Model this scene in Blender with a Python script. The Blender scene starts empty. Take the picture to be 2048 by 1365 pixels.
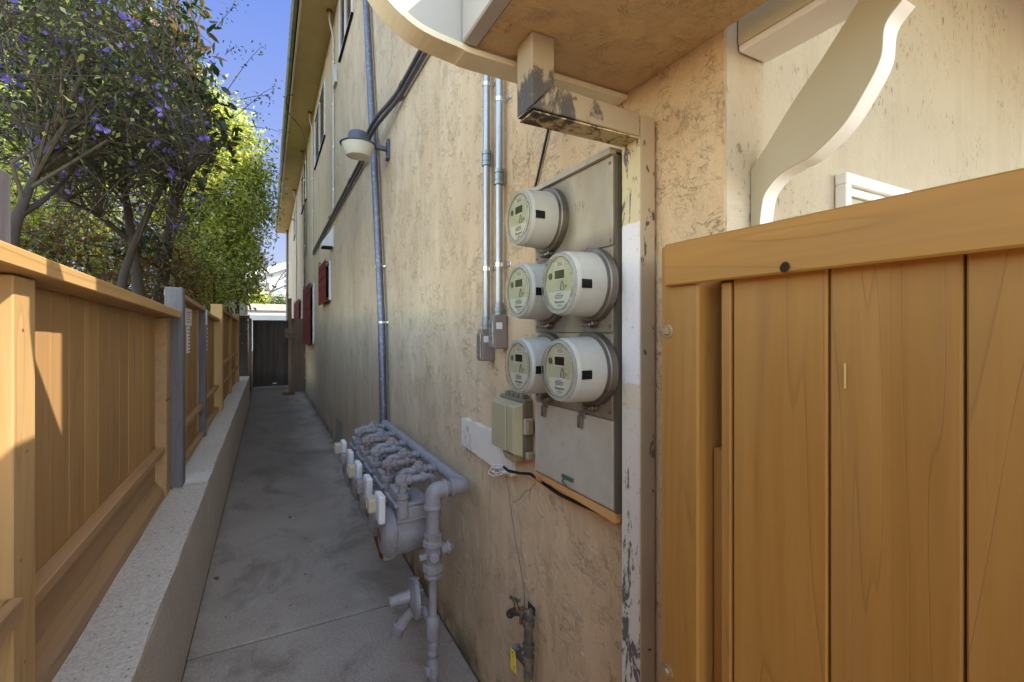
import bpy, bmesh, math, random
import numpy as np
from mathutils import Vector, Matrix
R = math.radians
random.seed(7); rng = np.random.default_rng(11)
C = bpy.context.scene.collection
SC = bpy.context.scene

# ------------------------------------------------------------------ camera, sky, sun, exposure
F_PX, XV, YH, EYE = 925.0, 535.0, 661.0, 1.5
TH = math.atan((1024 - XV) / F_PX)
SN, CS = math.sin(TH), math.cos(TH)
cam_d = bpy.data.cameras.new('camera'); cam = bpy.data.objects.new('camera', cam_d); C.objects.link(cam)
cam.location = (0, 0, EYE); cam.rotation_euler = (R(90), 0, -TH)
cam_d.sensor_width = 36; cam_d.lens = 36 * F_PX / 2048
cam_d.shift_y = -(682.5 - YH) / 2048
cam_d.clip_start = 0.02; cam_d.clip_end = 2000
SC.camera = cam
SUN_DIR = Vector((1.0, -0.93, 1.2)).normalized()
world = bpy.data.worlds.new('World'); SC.world = world; world.use_nodes = True
wn = world.node_tree; bg = wn.nodes['Background']
sky = wn.nodes.new('ShaderNodeTexSky'); sky.sky_type = 'NISHITA'; sky.sun_disc = False
sky.sun_elevation = math.asin(SUN_DIR.z)
sky.sun_rotation = math.atan2(SUN_DIR.x, SUN_DIR.y)
sky.air_density = 1.0; sky.dust_density = 0.3; sky.ozone_density = 3.0
def wnode(ty, **kw):
    n = wn.nodes.new(ty)
    for k, v in kw.items(): setattr(n, k, v)
    return n
def wlink(a, b): wn.links.new(a, b)
# the clear, deep blue quarter of the sky opposite the sun; the unseen rest brightened and warmed as added fill light
tc = wnode('ShaderNodeTexCoord')
vm = wnode('ShaderNodeVectorMath', operation='DOT_PRODUCT'); wlink(tc.outputs['Generated'], vm.inputs[0])
vm.inputs[1].default_value = Vector((-0.25, 1.0, 0.30)).normalized()
mrw = wnode('ShaderNodeMapRange', interpolation_type='SMOOTHSTEP'); wlink(vm.outputs['Value'], mrw.inputs[0]); mrw.inputs[1].default_value = 0.60; mrw.inputs[2].default_value = 0.88
sp_ = wnode('ShaderNodeSeparateXYZ'); wlink(tc.outputs['Generated'], sp_.inputs[0])
crw = wnode('ShaderNodeValToRGB'); wlink(sp_.outputs[2], crw.inputs[0])
EXPO = 2.25
SKY_LOW, SKY_MID, SKY_TOP = (.70, .78, .96), (.42, .54, .94), (.21, .34, .89)
_k = 1 / (2 ** EXPO * 0.15)
crw.color_ramp.elements.new(.5)
for e_, (p_, c_) in zip(crw.color_ramp.elements, [(0.03, SKY_LOW), (0.22, SKY_MID), (0.55, SKY_TOP)]):
    e_.position = p_; e_.color = tuple(v * _k for v in c_) + (1,)
mxw = wnode('ShaderNodeMix', data_type='RGBA'); tint = wnode('ShaderNodeMix', data_type='RGBA', blend_type='MULTIPLY')
tint.inputs[0].default_value = 1; wlink(sky.outputs[0], tint.inputs[6]); tint.inputs[7].default_value = (1.80, 1.50, 1.18, 1)
wlink(mrw.outputs[0], mxw.inputs[0]); wlink(tint.outputs[2], mxw.inputs[6]); wlink(crw.outputs[0], mxw.inputs[7])
wn.links.new(mxw.outputs[2], bg.inputs[0]); bg.inputs[1].default_value = 0.15
sl = bpy.data.lights.new('sun', 'SUN'); sl.energy = 2.0; sl.angle = R(0.5); sl.color = (1, 0.93, 0.82)
sun = bpy.data.objects.new('sun', sl); C.objects.link(sun)
sun.rotation_euler = SUN_DIR.to_track_quat('Z', 'Y').to_euler(); sun.location = (0, 0, 20)
SC.view_settings.view_transform = 'Standard'; SC.view_settings.look = 'None'
SC.view_settings.exposure = EXPO; SC.view_settings.gamma = 1
SC.render.engine = 'CYCLES'
SC.cycles.max_bounces = 10; SC.cycles.diffuse_bounces = 6; SC.cycles.transmission_bounces = 6; SC.cycles.glossy_bounces = 4
SC.cycles.sample_clamp_indirect = 10
SC.cycles.use_denoising = True

# ------------------------------------------------------------------ survey helpers: sight line -> point on a real plane
def ray(px, py):
    u = (px - 1024) / F_PX; v = (YH - py) / F_PX
    return SN + u * CS, CS - u * SN, v
def onX(px, py, X):
    a, b, c = ray(px, py); t = X / a; return Vector((X, b * t, EYE + c * t))
def onY(px, py, Y):
    a, b, c = ray(px, py); t = Y / b; return Vector((a * t, Y, EYE + c * t))
def onZ(px, py, z):
    a, b, c = ray(px, py); t = (z - EYE) / c; return Vector((a * t, b * t, z))

# ------------------------------------------------------------------ material toolkit
class G:
    def __init__(s, name):
        s.m = bpy.data.materials.new(name); s.m.use_nodes = True
        s.t = s.m.node_tree; s.t.nodes.clear()
        s.out = s.t.nodes.new('ShaderNodeOutputMaterial'); s._geo = None
    def nd(s, ty, **kw):
        n = s.t.nodes.new(ty)
        for k, v in kw.items(): setattr(n, k, v)
        return n
    def put(s, sock, v):
        if isinstance(v, bpy.types.NodeSocket): s.t.links.new(v, sock)
        elif v is not None:
            if isinstance(v, (tuple, list)) and sock.type == 'RGBA' and len(v) == 3: v = tuple(v) + (1,)
            sock.default_value = v
    def geo(s):
        if not s._geo: s._geo = s.nd('ShaderNodeNewGeometry')
        return s._geo
    def pos(s): return s.geo().outputs['Position']
    def island(s): return s.geo().outputs['Random Per Island']
    def map(s, v=None, scale=(1, 1, 1), loc=(0, 0, 0), rot=(0, 0, 0)):
        n = s.nd('ShaderNodeMapping'); s.put(n.inputs[0], v or s.pos())
        n.inputs[1].default_value = loc; n.inputs[2].default_value = rot; n.inputs[3].default_value = scale
        return n.outputs[0]
    def noise(s, v=None, sc=5, det=4, ro=.55, dist=0):
        n = s.nd('ShaderNodeTexNoise'); s.put(n.inputs['Vector'], v or s.pos())
        n.inputs['Scale'].default_value = sc; n.inputs['Detail'].default_value = det
        n.inputs['Roughness'].default_value = ro; n.inputs['Distortion'].default_value = dist
        return n.outputs[0]
    def vor(s, v=None, sc=5, feat='F1', rnd=1):
        n = s.nd('ShaderNodeTexVoronoi', feature=feat); s.put(n.inputs['Vector'], v or s.pos())
        n.inputs['Scale'].default_value = sc; n.inputs['Randomness'].default_value = rnd
        return n.outputs[0]
    def wave(s, v=None, sc=5, dist=2, det=2, dsc=1, dirn='Y'):
        n = s.nd('ShaderNodeTexWave', bands_direction=dirn); s.put(n.inputs['Vector'], v or s.pos())
        n.inputs['Scale'].default_value = sc; n.inputs['Distortion'].default_value = dist
        n.inputs['Detail'].default_value = det; n.inputs['Detail Scale'].default_value = dsc
        return n.outputs[1]
    def ramp(s, f, stops, interp='LINEAR'):
        n = s.nd('ShaderNodeValToRGB'); s.put(n.inputs[0], f); cr = n.color_ramp; cr.interpolation = interp
        while len(cr.elements) < len(stops): cr.elements.new(.5)
        for e, (p, c) in zip(cr.elements, stops):
            e.position = p; e.color = (c, c, c, 1) if isinstance(c, (int, float)) else tuple(c) + (1,)
        return n.outputs[0]
    def mix(s, f, a, b, mode='MIX'):
        n = s.nd('ShaderNodeMix', data_type='RGBA', blend_type=mode)
        s.put(n.inputs[0], f); s.put(n.inputs[6], a); s.put(n.inputs[7], b); return n.outputs[2]
    def math(s, op, a, b=0.0, clamp=False):
        n = s.nd('ShaderNodeMath', operation=op, use_clamp=clamp); s.put(n.inputs[0], a); s.put(n.inputs[1], b); return n.outputs[0]
    def sep(s, v=None):
        n = s.nd('ShaderNodeSeparateXYZ'); s.put(n.inputs[0], v or s.pos()); return n.outputs
    def bump(s, h, st=.5, dist=.01, nrm=None):
        n = s.nd('ShaderNodeBump'); s.put(n.inputs['Height'], h); n.inputs['Strength'].default_value = st
        n.inputs['Distance'].default_value = dist; s.put(n.inputs['Normal'], nrm); return n.outputs[0]
    def pbr(s, col, rough=.6, metal=0, nrm=None, **kw):
        n = s.nd('ShaderNodeBsdfPrincipled'); s.put(n.inputs['Base Color'], col)
        s.put(n.inputs['Roughness'], rough); s.put(n.inputs['Metallic'], metal); s.put(n.inputs['Normal'], nrm)
        n.inputs['Specular IOR Level'].default_value = .25
        for k, v in kw.items(): s.put(n.inputs[k.replace('_', ' ')], v)
        return n.outputs[0]
    def end(s, sh): s.t.links.new(sh, s.out.inputs[0]); return s.m

def trowel(g, sc):
    # skip-trowel relief: gentle dragged undulation with short, sparse torn ledges
    def layer(scale, rot, loc, lo, m_sc, m_lo):
        p = g.map(scale=scale, rot=rot, loc=loc)
        n = g.noise(p, 1.0, 7, .66, .5)
        up = g.ramp(n, [(lo, 0), (lo + .018, 1)])
        mask = g.ramp(g.noise(g.map(loc=loc), m_sc, 5, .62), [(m_lo, 0), (m_lo + .10, 1)])
        line = g.ramp(n, [(lo - .022, 0), (lo - .002, 1), (lo + .012, 0)])
        return g.math('MULTIPLY', up, mask), g.math('MULTIPLY', line, mask)
    a, la = layer((9 * sc, 9 * sc, 20 * sc), (R(35), R(20), 0), (0, 0, 0), .50, 7 * sc, .50)
    b, lb = layer((20 * sc, 20 * sc, 8 * sc), (R(-10), 0, 0), (5, 2, 8), .53, 5 * sc, .52)
    d, ld = layer((30 * sc, 30 * sc, 42 * sc), (R(50), R(10), 0), (1, 7, 3), .52, 4 * sc, .50)
    und = g.noise(g.map(scale=(9, 9, 3.2)), 1.0, 4, .5, .3)
    fine = g.noise(None, 95, 3, .7)
    h = g.math('ADD', g.math('ADD', g.math('MULTIPLY', a, .35), g.math('MULTIPLY', b, .3)), g.math('ADD', g.math('MULTIPLY', d, .16), g.math('ADD', g.math('MULTIPLY', und, 1.3), g.math('MULTIPLY', fine, .3))))
    return h, g.math('MAXIMUM', g.math('MAXIMUM', la, lb), ld)

def stucco(name, col, col2, dirt, sc=1.0, strength=1.0, dirt_amt=.5, pits=False):
    g = G(name)
    h, edge = trowel(g, sc)
    big = g.noise(g.map(scale=(1, 1, .5)), 1.3, 5, .6, .5)
    c = g.mix(g.ramp(big, [(.35, 0), (.68, 1)]), col, col2)
    streak = g.ramp(g.noise(g.map(scale=(6, 6, .5)), 2.2, 5, .65), [(.5, 0), (.78, 1)])
    c = g.mix(g.math('MULTIPLY', streak, dirt_amt), c, dirt)
    c = g.mix(g.math('MULTIPLY', edge, .12), c, dirt)
    if pits:
        mask = g.ramp(g.noise(None, 3.2, 4, .6), [(.47, 0), (.56, 1)])
        pit = g.ramp(g.noise(g.map(scale=(1, 1, .42)), 80, 5, .72, .6), [(.59, 0), (.615, 1)])
        f = g.math('MULTIPLY', mask, pit)
        c = g.mix(g.math('MULTIPLY', f, .75), c, (.17, .11, .055))
        h = g.math('SUBTRACT', h, g.math('MULTIPLY', f, .8))
    # fine dirt specks
    sp = g.ramp(g.noise(None, 60, 4, .7), [(.69, 0), (.74, 1)])
    c = g.mix(g.math('MULTIPLY', sp, .35), c, dirt)
    return g.end(g.pbr(c, .88, 0, g.bump(h, .75 * strength, .012)))

def wall_stucco(name):
    # painted trowelled stucco: warm near the porch, greyer and mossier further down the alley (warm-to-grey change paints in bounce light)
    g = G(name)
    h, edge = trowel(g, 1.0)
    y = g.sep()[1]; z = g.sep()[2]
    far = g.ramp(g.math('DIVIDE', g.math('ADD', y, g.math('MULTIPLY', g.noise(None, 1.1, 4), 1.6)), 6.0), [(.36, 0), (.72, 1)])
    big = g.noise(g.map(scale=(1, 1, .5)), 1.5, 5, .6, .5)
    warm = g.mix(g.ramp(big, [(.35, 0), (.65, 1)]), (.52, .345, .185), (.63, .455, .275))
    cool = g.mix(g.ramp(big, [(.35, 0), (.65, 1)]), (.48, .36, .245), (.59, .465, .325))
    c = g.mix(far, warm, cool)
    st = g.ramp(g.noise(g.map(scale=(7, 7, .35)), 1.8, 6, .65), [(.5, 0), (.8, 1)])
    c = g.mix(g.math('MULTIPLY', st, .24), c, (.25, .19, .13))
    # purple-grey soot band low on the wall behind the gas pipes
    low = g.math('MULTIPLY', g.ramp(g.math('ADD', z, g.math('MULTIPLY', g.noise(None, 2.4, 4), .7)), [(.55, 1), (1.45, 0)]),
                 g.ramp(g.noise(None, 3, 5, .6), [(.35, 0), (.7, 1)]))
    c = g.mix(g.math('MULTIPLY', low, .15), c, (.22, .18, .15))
    moss = g.math('MULTIPLY', g.ramp(z, [(.0, 1), (.16, 0)]), g.ramp(g.noise(None, 7, 4), [(.42, 0), (.6, 1)]))
    c = g.mix(g.math('MULTIPLY', moss, .7), c, (.06, .07, .03))
    c = g.mix(g.math('MULTIPLY', edge, .07), c, (.24, .16, .08))
    sp = g.ramp(g.noise(None, 45, 4, .7), [(.68, 0), (.73, 1)])
    c = g.mix(g.math('MULTIPLY', sp, .3), c, (.16, .11, .06))
    return g.end(g.pbr(c, .85, 0, g.bump(h, .85, .015)))

def wood(name, col, col2, dark, axis='Z', along=2.2, across=36, weather=0, rough=.55, knots=True, bump=.25, rm=.40):
    g = G(name)
    k = {'X': (along, across, across), 'Y': (across, along, across), 'Z': (across, across, along)}[axis]
    k1 = tuple(v * .05 for v in k)
    rnd = g.island()
    off = g.nd('ShaderNodeVectorMath', operation='ADD'); g.put(off.inputs[0], g.pos())
    cmb = g.nd('ShaderNodeCombineXYZ'); g.put(cmb.inputs[0], g.math('MULTIPLY', rnd, 7.3)); g.put(cmb.inputs[1], g.math('MULTIPLY', rnd, 3.1)); g.put(cmb.inputs[2], g.math('MULTIPLY', rnd, 11.7))
    g.put(off.inputs[1], cmb.outputs[0]); P = off.outputs[0]
    streak = g.noise(g.map(P, k), 1, 5, .6, .3)
    fig = g.noise(g.map(P, k1), 2.2, 3, .5, .4)
    rings = g.math('FRACT', g.math('MULTIPLY', fig, 19.0))
    ring = g.ramp(rings, [(0, 1), (.05, .35), (.16, .08), (.5, 0), (.97, .12), (1, 1)])
    c = g.mix(g.ramp(streak, [(.3, 0), (.72, 1)]), col, col2)
    c = g.mix(g.math('MULTIPLY', ring, rm), c, dark)
    tone = g.ramp(rnd, [(0, .84), (1, 1.08)])
    c = g.mix(1.0, c, tone, 'MULTIPLY')
    blot = g.noise(g.map(P, tuple(v * .12 for v in k)), 1.0, 4, .6)
    c = g.mix(g.math('MULTIPLY', g.ramp(blot, [(.55, 0), (.8, 1)]), .35), c, dark)
    if weather:
        w = g.ramp(g.noise(g.map(P, tuple(v * .3 for v in k)), 1.2, 5, .7), [(.45, 0), (.7, 1)])
        c = g.mix(g.math('MULTIPLY', w, weather), c, (.14, .135, .14))
    crack = g.ramp(g.noise(g.map(P, tuple(v * (.45 if i != 'XYZ'.index(axis) else .3) for i, v in enumerate(k))), 1.6, 2, .5, .6), [(.71, 0), (.735, 1)])
    c = g.mix(g.math('MULTIPLY', crack, .6), c, tuple(v * .3 for v in dark))
    h = g.math('SUBTRACT', g.math('ADD', streak, g.math('MULTIPLY', ring, -.5)), g.math('MULTIPLY', crack, 2))
    return g.end(g.pbr(c, g.ramp(streak, [(.2, rough - .08), (.8, rough + .15)]), 0, g.bump(h, bump, .004)))

def painted(name, col, rough=.45, dirt=(.15, .12, .09), amt=.3, sc=9, metal=0, bump=.15, chips=None, chipcol=None):
    g = G(name)
    n = g.noise(None, sc, 5, .65)
    c = g.mix(g.math('MULTIPLY', g.ramp(n, [(.45, 0), (.75, 1)]), amt), col, dirt)
    f2 = g.noise(None, sc * 9, 3, .6)
    c = g.mix(g.math('MULTIPLY', g.ramp(f2, [(.62, 0), (.74, 1)]), amt * .8), c, dirt)
    if chips:
        q = g.ramp(g.noise(g.map(scale=(1, 1, .5)), chips[1], 6, .7, .5), [(chips[0], 0), (chips[0] + .015, 1)])
        c = g.mix(q, c, chipcol or dirt)
    return g.end(g.pbr(c, g.ramp(n, [(.2, rough - .06), (.8, rough + .15)]), metal, g.bump(g.noise(None, sc * 16, 3), bump, .002)))

def metal(name, col, rough=.35, spangle=False, stain=None):
    g = G(name)
    n = g.noise(None, 14, 4, .6)
    c = g.mix(n, tuple(v * .75 for v in col), col)
    if spangle:
        v = g.nd('ShaderNodeTexVoronoi'); g.put(v.inputs['Vector'], g.pos()); v.inputs['Scale'].default_value = 60
        sx = g.nd('ShaderNodeSeparateColor'); g.put(sx.inputs[0], v.outputs[1])
        c = g.mix(g.ramp(sx.outputs[0], [(0, .15), (.7, .15), (1, .75)]), c, tuple(min(1, v_ * 1.7) for v_ in col))
    if stain:
        c = g.mix(g.ramp(g.noise(None, 11, 5, .7), [(.5, 0), (.68, .8)]), c, stain)
    return g.end(g.pbr(c, g.ramp(n, [(.2, rough - .08), (.8, rough + .18)]), .85, g.bump(g.noise(None, 120, 2), .08, .002)))

def concrete(name, col, col2, dark, sc=1, agg=0.0, blot=.6, warm=None):
    g = G(name)
    big = g.noise(None, 1.1 * sc, 6, .62, .6)
    c = g.mix(g.ramp(big, [(.36, 0), (.64, 1)]), col, col2)
    mid = g.noise(g.map(loc=(4, 2, 1)), 2.6 * sc, 6, .65, .8)
    c = g.mix(g.math('MULTIPLY', g.ramp(mid, [(.5, 0), (.72, 1)]), blot), c, dark)
    fine = g.noise(None, 90, 4, .75)
    c = g.mix(.5, c, g.ramp(fine, [(.3, tuple(v * .55 for v in col)), (.7, tuple(min(1, v * 1.45) for v in col2))]))
    h = g.math('MULTIPLY', fine, .5)
    if agg:
        v = g.noise(g.map(loc=(1, 1, 1)), 55, 3, .6, .5)
        pit = g.ramp(v, [(.64, 0), (.68, 1)])
        c = g.mix(g.math('MULTIPLY', pit, agg), c, (.07, .05, .035))
        pal = g.ramp(g.noise(g.map(loc=(7, 1, 3)), 110, 2, .6), [(.6, 0), (.66, 1)])
        c = g.mix(g.math('MULTIPLY', pal, agg * .6), c, (.62, .58, .5))
        h = g.math('SUBTRACT', h, pit)
    if warm:
        st_ = g.noise(g.map(scale=(1.2, .8, 1), loc=(9, 4, 0)), 2.1, 7, .68, 1.0)
        c = g.mix(g.ramp(st_, [(.49, 0), (.66, .6)]), c, (.12, .095, .072))
        pl_ = g.noise(g.map(scale=(1.4, .7, 1), loc=(3, 8, 0)), 1.6, 6, .65, .6)
        c = g.mix(g.ramp(pl_, [(.54, 0), (.70, .5)]), c, (.42, .39, .34))
        rs_ = g.ramp(g.noise(g.map(loc=(2, 2, 0)), 5.5, 4, .6), [(.68, 0), (.76, .6)])
        c = g.mix(rs_, c, (.12, .075, .035))
    sp = g.ramp(g.noise(g.map(loc=(2, 5, 1)), 23, 3, .5), [(.725, 0), (.735, 1)])
    c = g.mix(g.math('MULTIPLY', sp, .8), c, (.03, .026, .022))
    if warm:
        y = g.sep()[1]; x = g.sep()[0]
        f = g.ramp(g.math('ADD', y, g.math('MULTIPLY', g.noise(None, 1.3, 5), 2.4)), [(.0, 0), (1.0, 1)])
        m = g.nd('ShaderNodeMapRange'); g.put(m.inputs[0], g.math('ADD', y, g.math('MULTIPLY', g.noise(None, 1.1, 5, .6), 3.0)))
        m.inputs[1].default_value = 4.0; m.inputs[2].default_value = 7.5; m.inputs[3].default_value = 0; m.inputs[4].default_value = 1
        dry = g.nd('ShaderNodeMapRange'); g.put(dry.inputs[0], g.math('ADD', x, g.math('MULTIPLY', g.noise(g.map(scale=(1, .4, 1)), 2, 4), .8)))
        dry.inputs[1].default_value = .72; dry.inputs[2].default_value = 1.05; dry.inputs[3].default_value = 1; dry.inputs[4].default_value = .15
        c = g.mix(g.math('MULTIPLY', g.math('MULTIPLY', m.outputs[0], dry.outputs[0]), .72), c, warm)
        ms = g.nd('ShaderNodeMapRange'); g.put(ms.inputs[0], g.math('ADD', x, g.math('MULTIPLY', g.noise(None, 6, 4), .2)))
        ms.inputs[1].default_value = .80; ms.inputs[2].default_value = .92
        ys = g.nd('ShaderNodeMapRange'); g.put(ys.inputs[0], y); ys.inputs[1].default_value = 5; ys.inputs[2].default_value = 8
        c = g.mix(g.math('MULTIPLY', g.math('MULTIPLY', ms.outputs[0], ys.outputs[0]), .7), c, (.05, .06, .022))
    return g.end(g.pbr(c, .85, 0, g.bump(h, .5, .006)))

def leafmat(name, stops, trans=.45, rough=.45, tcol=None):
    g = G(name)
    c = g.ramp(g.island(), stops)
    c = g.mix(g.math('MULTIPLY', g.noise(None, 40, 2), .3), c, (.02, .03, .008))
    p = g.pbr(c, rough)
    t = g.nd('ShaderNodeBsdfTranslucent'); g.put(t.inputs[0], g.mix(1.0, c, tcol or (1.7, 1.8, .6), 'MULTIPLY'))
    m = g.nd('ShaderNodeMixShader'); m.inputs[0].default_value = trans
    g.t.links.new(p, m.inputs[1]); g.t.links.new(t.outputs[0], m.inputs[2])
    return g.end(m.outputs[0])

def peeling(name, base, under, metalc, lo=.52):
    g = G(name)
    n = g.noise(g.map(scale=(1, 1, .45)), 26, 7, .72, .6)
    big = g.noise(None, 5, 3, .5)
    f = g.math('ADD', g.math('MULTIPLY', n, .7), g.math('MULTIPLY', big, .3))
    a = g.ramp(f, [(lo, 0), (lo + .01, 1)])
    b = g.ramp(f, [(lo + .035, 0), (lo + .045, 1)])
    c = g.mix(a, base, under); c = g.mix(b, c, metalc)
    return g.end(g.pbr(c, .6, 0, g.bump(g.math('SUBTRACT', 1.0, a), .5, .003)))

M = {}
M['wall'] = wall_stucco('stucco_tan_paint')
M['soffit'] = stucco('stucco_ochre', (.48, .325, .155), (.58, .41, .22), (.22, .13, .055), 1.0, 1.0, .45)
M['porch'] = stucco('stucco_cream', (.45, .37, .265), (.52, .44, .325), (.27, .2, .12), .7, .5, .25, pits=True)
M['facade'] = stucco('stucco_facade', (.55, .43, .28), (.62, .5, .34), (.3, .22, .14))
M['soffit_far'] = stucco('eave_stucco', (.55, .42, .20), (.62, .48, .24), (.35, .26, .13), .8, .3, .4)
M['cream'] = painted('cream_paint', (.80, .70, .48), .5, (.45, .35, .2), .22, 5)
M['white'] = painted('white_trim_paint', (.82, .79, .74), .5, (.45, .38, .3), .16, 5)
M['fascia_grey'] = painted('dull_offwhite_paint', (.43, .40, .35), .6, (.35, .3, .22), .2, 4)
M['greencream'] = painted('olive_cream_paint', (.56, .49, .31), .55, (.3, .24, .14), .25, 4)
M['bracket'] = painted('taupe_paint', (.40, .335, .225), .6, (.35, .28, .18), .25, 4)
M['gutter'] = metal('weathered_gutter', (.40, .38, .34), .5, stain=(.12, .1, .08))
M['black'] = painted('black_shadow_paint', (.012, .012, .012), .7, (.03, .025, .02), .3)
M['gate'] = wood('gate_wood', (.335, .15, .027), (.40, .190, .039), (.14, .055, .011), 'Z', 2.0, 34, .10, .5, rm=.24)
M['gate_h'] = wood('gate_rail_wood', (.335, .15, .027), (.40, .190, .039), (.14, .055, .011), 'Y', 2.0, 34, .06, .5, rm=.2)
M['gate_shade'] = wood('gate_wood_shade', (.07, .03, .01), (.095, .042, .014), (.03, .012, .006), 'Z')  # gate wood darkened to the shade inside gaps and slot
M['fence'] = wood('fence_boards', (.37, .205, .072), (.45, .26, .105), (.2, .10, .034), 'Z', 1.4, 26, .10, .6)
M['fence_post'] = wood('fence_post_wood', (.44, .27, .11), (.52, .33, .145), (.28, .14, .04), 'Z', 1.8, 24, .05, .6)
M['fence_h'] = wood('fence_rail_wood', (.38, .22, .10), (.45, .275, .14), (.2, .11, .05), 'Y', 1.6, 26, .25, .6)
M['cap'] = wood('fence_cap_wood', (.42, .25, .09), (.50, .31, .125), (.15, .065, .015), 'Y', .9, 17, .12, .6)
M['greywood'] = wood('weathered_grey_wood', (.115, .105, .112), (.18, .165, .17), (.05, .04, .038), 'Z', 2, 30, .3, .75, bump=.5)
M['darkwood'] = wood('dark_weathered_wood', (.050, .038, .033), (.085, .066, .058), (.02, .015, .013), 'Z', 1.5, 22, .25, .75, bump=.5)
M['brownwood'] = wood('brown_weathered_wood', (.16, .10, .06), (.22, .15, .1), (.06, .035, .02), 'Z', 1.5, 22, .3, .75)
M['orangewood'] = wood('raw_orange_wood', (.45, .22, .07), (.52, .28, .1), (.2, .1, .03), 'Y')
M['path'] = concrete('walk_concrete', (.31, .25, .20), (.41, .34, .28), (.16, .125, .10), 1, 0, .65, warm=(.115, .09, .072))
M['kerbtop'] = concrete('rough_wall_concrete', (.44, .395, .34), (.55, .495, .43), (.31, .27, .225), 1, .75, .4)
M['kerbface'] = concrete('smooth_wall_concrete', (.47, .405, .35), (.55, .475, .42), (.34, .285, .245), 1.3, 0, .5)
M['soil'] = concrete('soil', (.10, .075, .05), (.16, .12, .08), (.05, .04, .025), 3)
M['galv'] = metal('galvanised_steel', (.17, .175, .215), .5, spangle=True)
M['emt'] = metal('zinc_conduit', (.42, .42, .43), .4)
M['emt_dark'] = metal('old_grey_conduit', (.20, .19, .19), .5)
M['thinpipe'] = painted('white_grey_pipe', (.50, .48, .45), .5, (.25, .2, .15), .3)
M['coupling'] = metal('zinc_coupling', (.30, .325, .32), .4)
M['box_taupe'] = painted('taupe_cast_metal', (.25, .195, .165), .4, (.12, .1, .08), .35)
M['chrome'] = metal('bright_metal', (.70, .69, .66), .22)
M['gas'] = painted('grey_gas_paint', (.265, .248, .262), .27, (.13, .09, .065), .5, 16, bump=.12)
M['gas_rust'] = painted('stained_gas_paint', (.24, .20, .20), .5, (.12, .07, .04), .6, 22, bump=.3)
M['rust'] = painted('rusty_iron', (.20, .085, .03), .8, (.08, .04, .02), .6, 20)
M['module'] = painted('white_plastic', (.62, .60, .60), .35, (.5, .45, .42), .15)
M['cream_plastic'] = painted('aged_cream_plastic', (.42, .37, .26), .4, (.3, .22, .12), .3)
M['panel'] = None
g = G('panel_grey_enamel')
n = g.noise(g.map(scale=(1, 1, .4)), 7, 6, .65)
c = g.mix(g.ramp(n, [(.4, 0), (.72, .8)]), (.42, .365, .265), (.22, .17, .115))
big = g.noise(None, 2.6, 4, .6)
c = g.mix(g.ramp(big, [(.48, 0), (.7, .55)]), c, (.30, .21, .11))
dr = g.ramp(g.noise(g.map(scale=(1, 34, 2.2)), 1.0, 4, .6), [(.66, 0), (.71, .55)])
c = g.mix(dr, c, (.42, .38, .31))
sp = g.ramp(g.noise(None, 42, 4, .65), [(.70, 0), (.735, 1)])
c = g.mix(g.math('MULTIPLY', sp, .8), c, (.10, .08, .06))
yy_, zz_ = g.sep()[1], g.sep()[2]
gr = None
for cy_, cz_ in ((1.158, 1.822), (.95, 1.615), (1.158, 1.612), (1.158, 1.398), (.95, 1.402)):    # meter shadow and grime painted together round each socket, set low and aside
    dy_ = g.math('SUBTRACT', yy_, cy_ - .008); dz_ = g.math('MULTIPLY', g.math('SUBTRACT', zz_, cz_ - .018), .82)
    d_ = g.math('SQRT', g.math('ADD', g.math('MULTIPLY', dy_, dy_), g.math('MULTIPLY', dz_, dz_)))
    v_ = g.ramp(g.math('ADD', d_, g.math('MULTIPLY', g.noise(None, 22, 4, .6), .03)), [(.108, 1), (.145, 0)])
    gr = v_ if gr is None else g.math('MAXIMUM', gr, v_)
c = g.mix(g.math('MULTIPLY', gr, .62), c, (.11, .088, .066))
for s_z in (1.7065, 1.4925, 1.2795):          # dirt band held by each lap joint
    b_ = g.ramp(g.math('SUBTRACT', zz_, s_z), [(0, 0), (.0005, .85), (.05, 0)])
    c = g.mix(g.math('MULTIPLY', b_, g.ramp(g.noise(g.map(scale=(1, 1, .3)), 14, 4), [(.35, .2), (.6, .9)])), c, (.14, .105, .075))
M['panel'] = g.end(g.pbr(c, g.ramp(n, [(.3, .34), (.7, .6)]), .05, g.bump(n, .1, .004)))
M['panel_door'] = painted('panel_door_enamel', (.40, .35, .265), .42, (.22, .165, .11), .5, 4)
M['meter'] = painted('meter_grey_plastic', (.46, .435, .38), .33, (.28, .22, .15), .28, 9)
M['meter_face'] = painted('meter_face_plate', (.60, .57, .40), .45, (.5, .44, .3), .2, 20)
M['meter_label'] = painted('meter_paper_label', (.74, .72, .64), .6, (.6, .55, .45), .1, 20)
M['lcd'] = painted('lcd_glass_green', (.075, .09, .04), .3, (.08, .09, .05), .3, 30)
M['lcd_dark'] = painted('lcd_glass_dark', (.02, .018, .012), .3, (.04, .04, .03), .3, 30)
M['ink'] = painted('dark_ink', (.05, .045, .045), .6, (.08, .07, .06), .2)
M['ink2'] = painted('grey_ink', (.14, .13, .115), .6, (.35, .3, .25), .2)
M['blk_tape'] = painted('black_tape', (.008, .008, .008), .25, (.02, .02, .02), .2)
M['ring'] = metal('meter_ring_metal', (.27, .23, .19), .45, stain=(.11, .08, .06))
M['nid'] = painted('olive_beige_plastic', (.36, .305, .18), .42, (.22, .18, .1), .25, 8)
M['nid_dark'] = painted('olive_grey_plastic', (.17, .15, .1), .5, (.1, .08, .05), .3, 8)
M['board'] = peeling('peeling_cream_board', (.66, .58, .48), (.5, .42, .33), (.3, .25, .2), .56)
M['cable'] = painted('black_rubber', (.012, .011, .010), .45, (.03, .025, .02), .4)
M['wire'] = painted('grey_wire', (.20, .17, .14), .5, (.1, .08, .06), .3)
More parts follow.
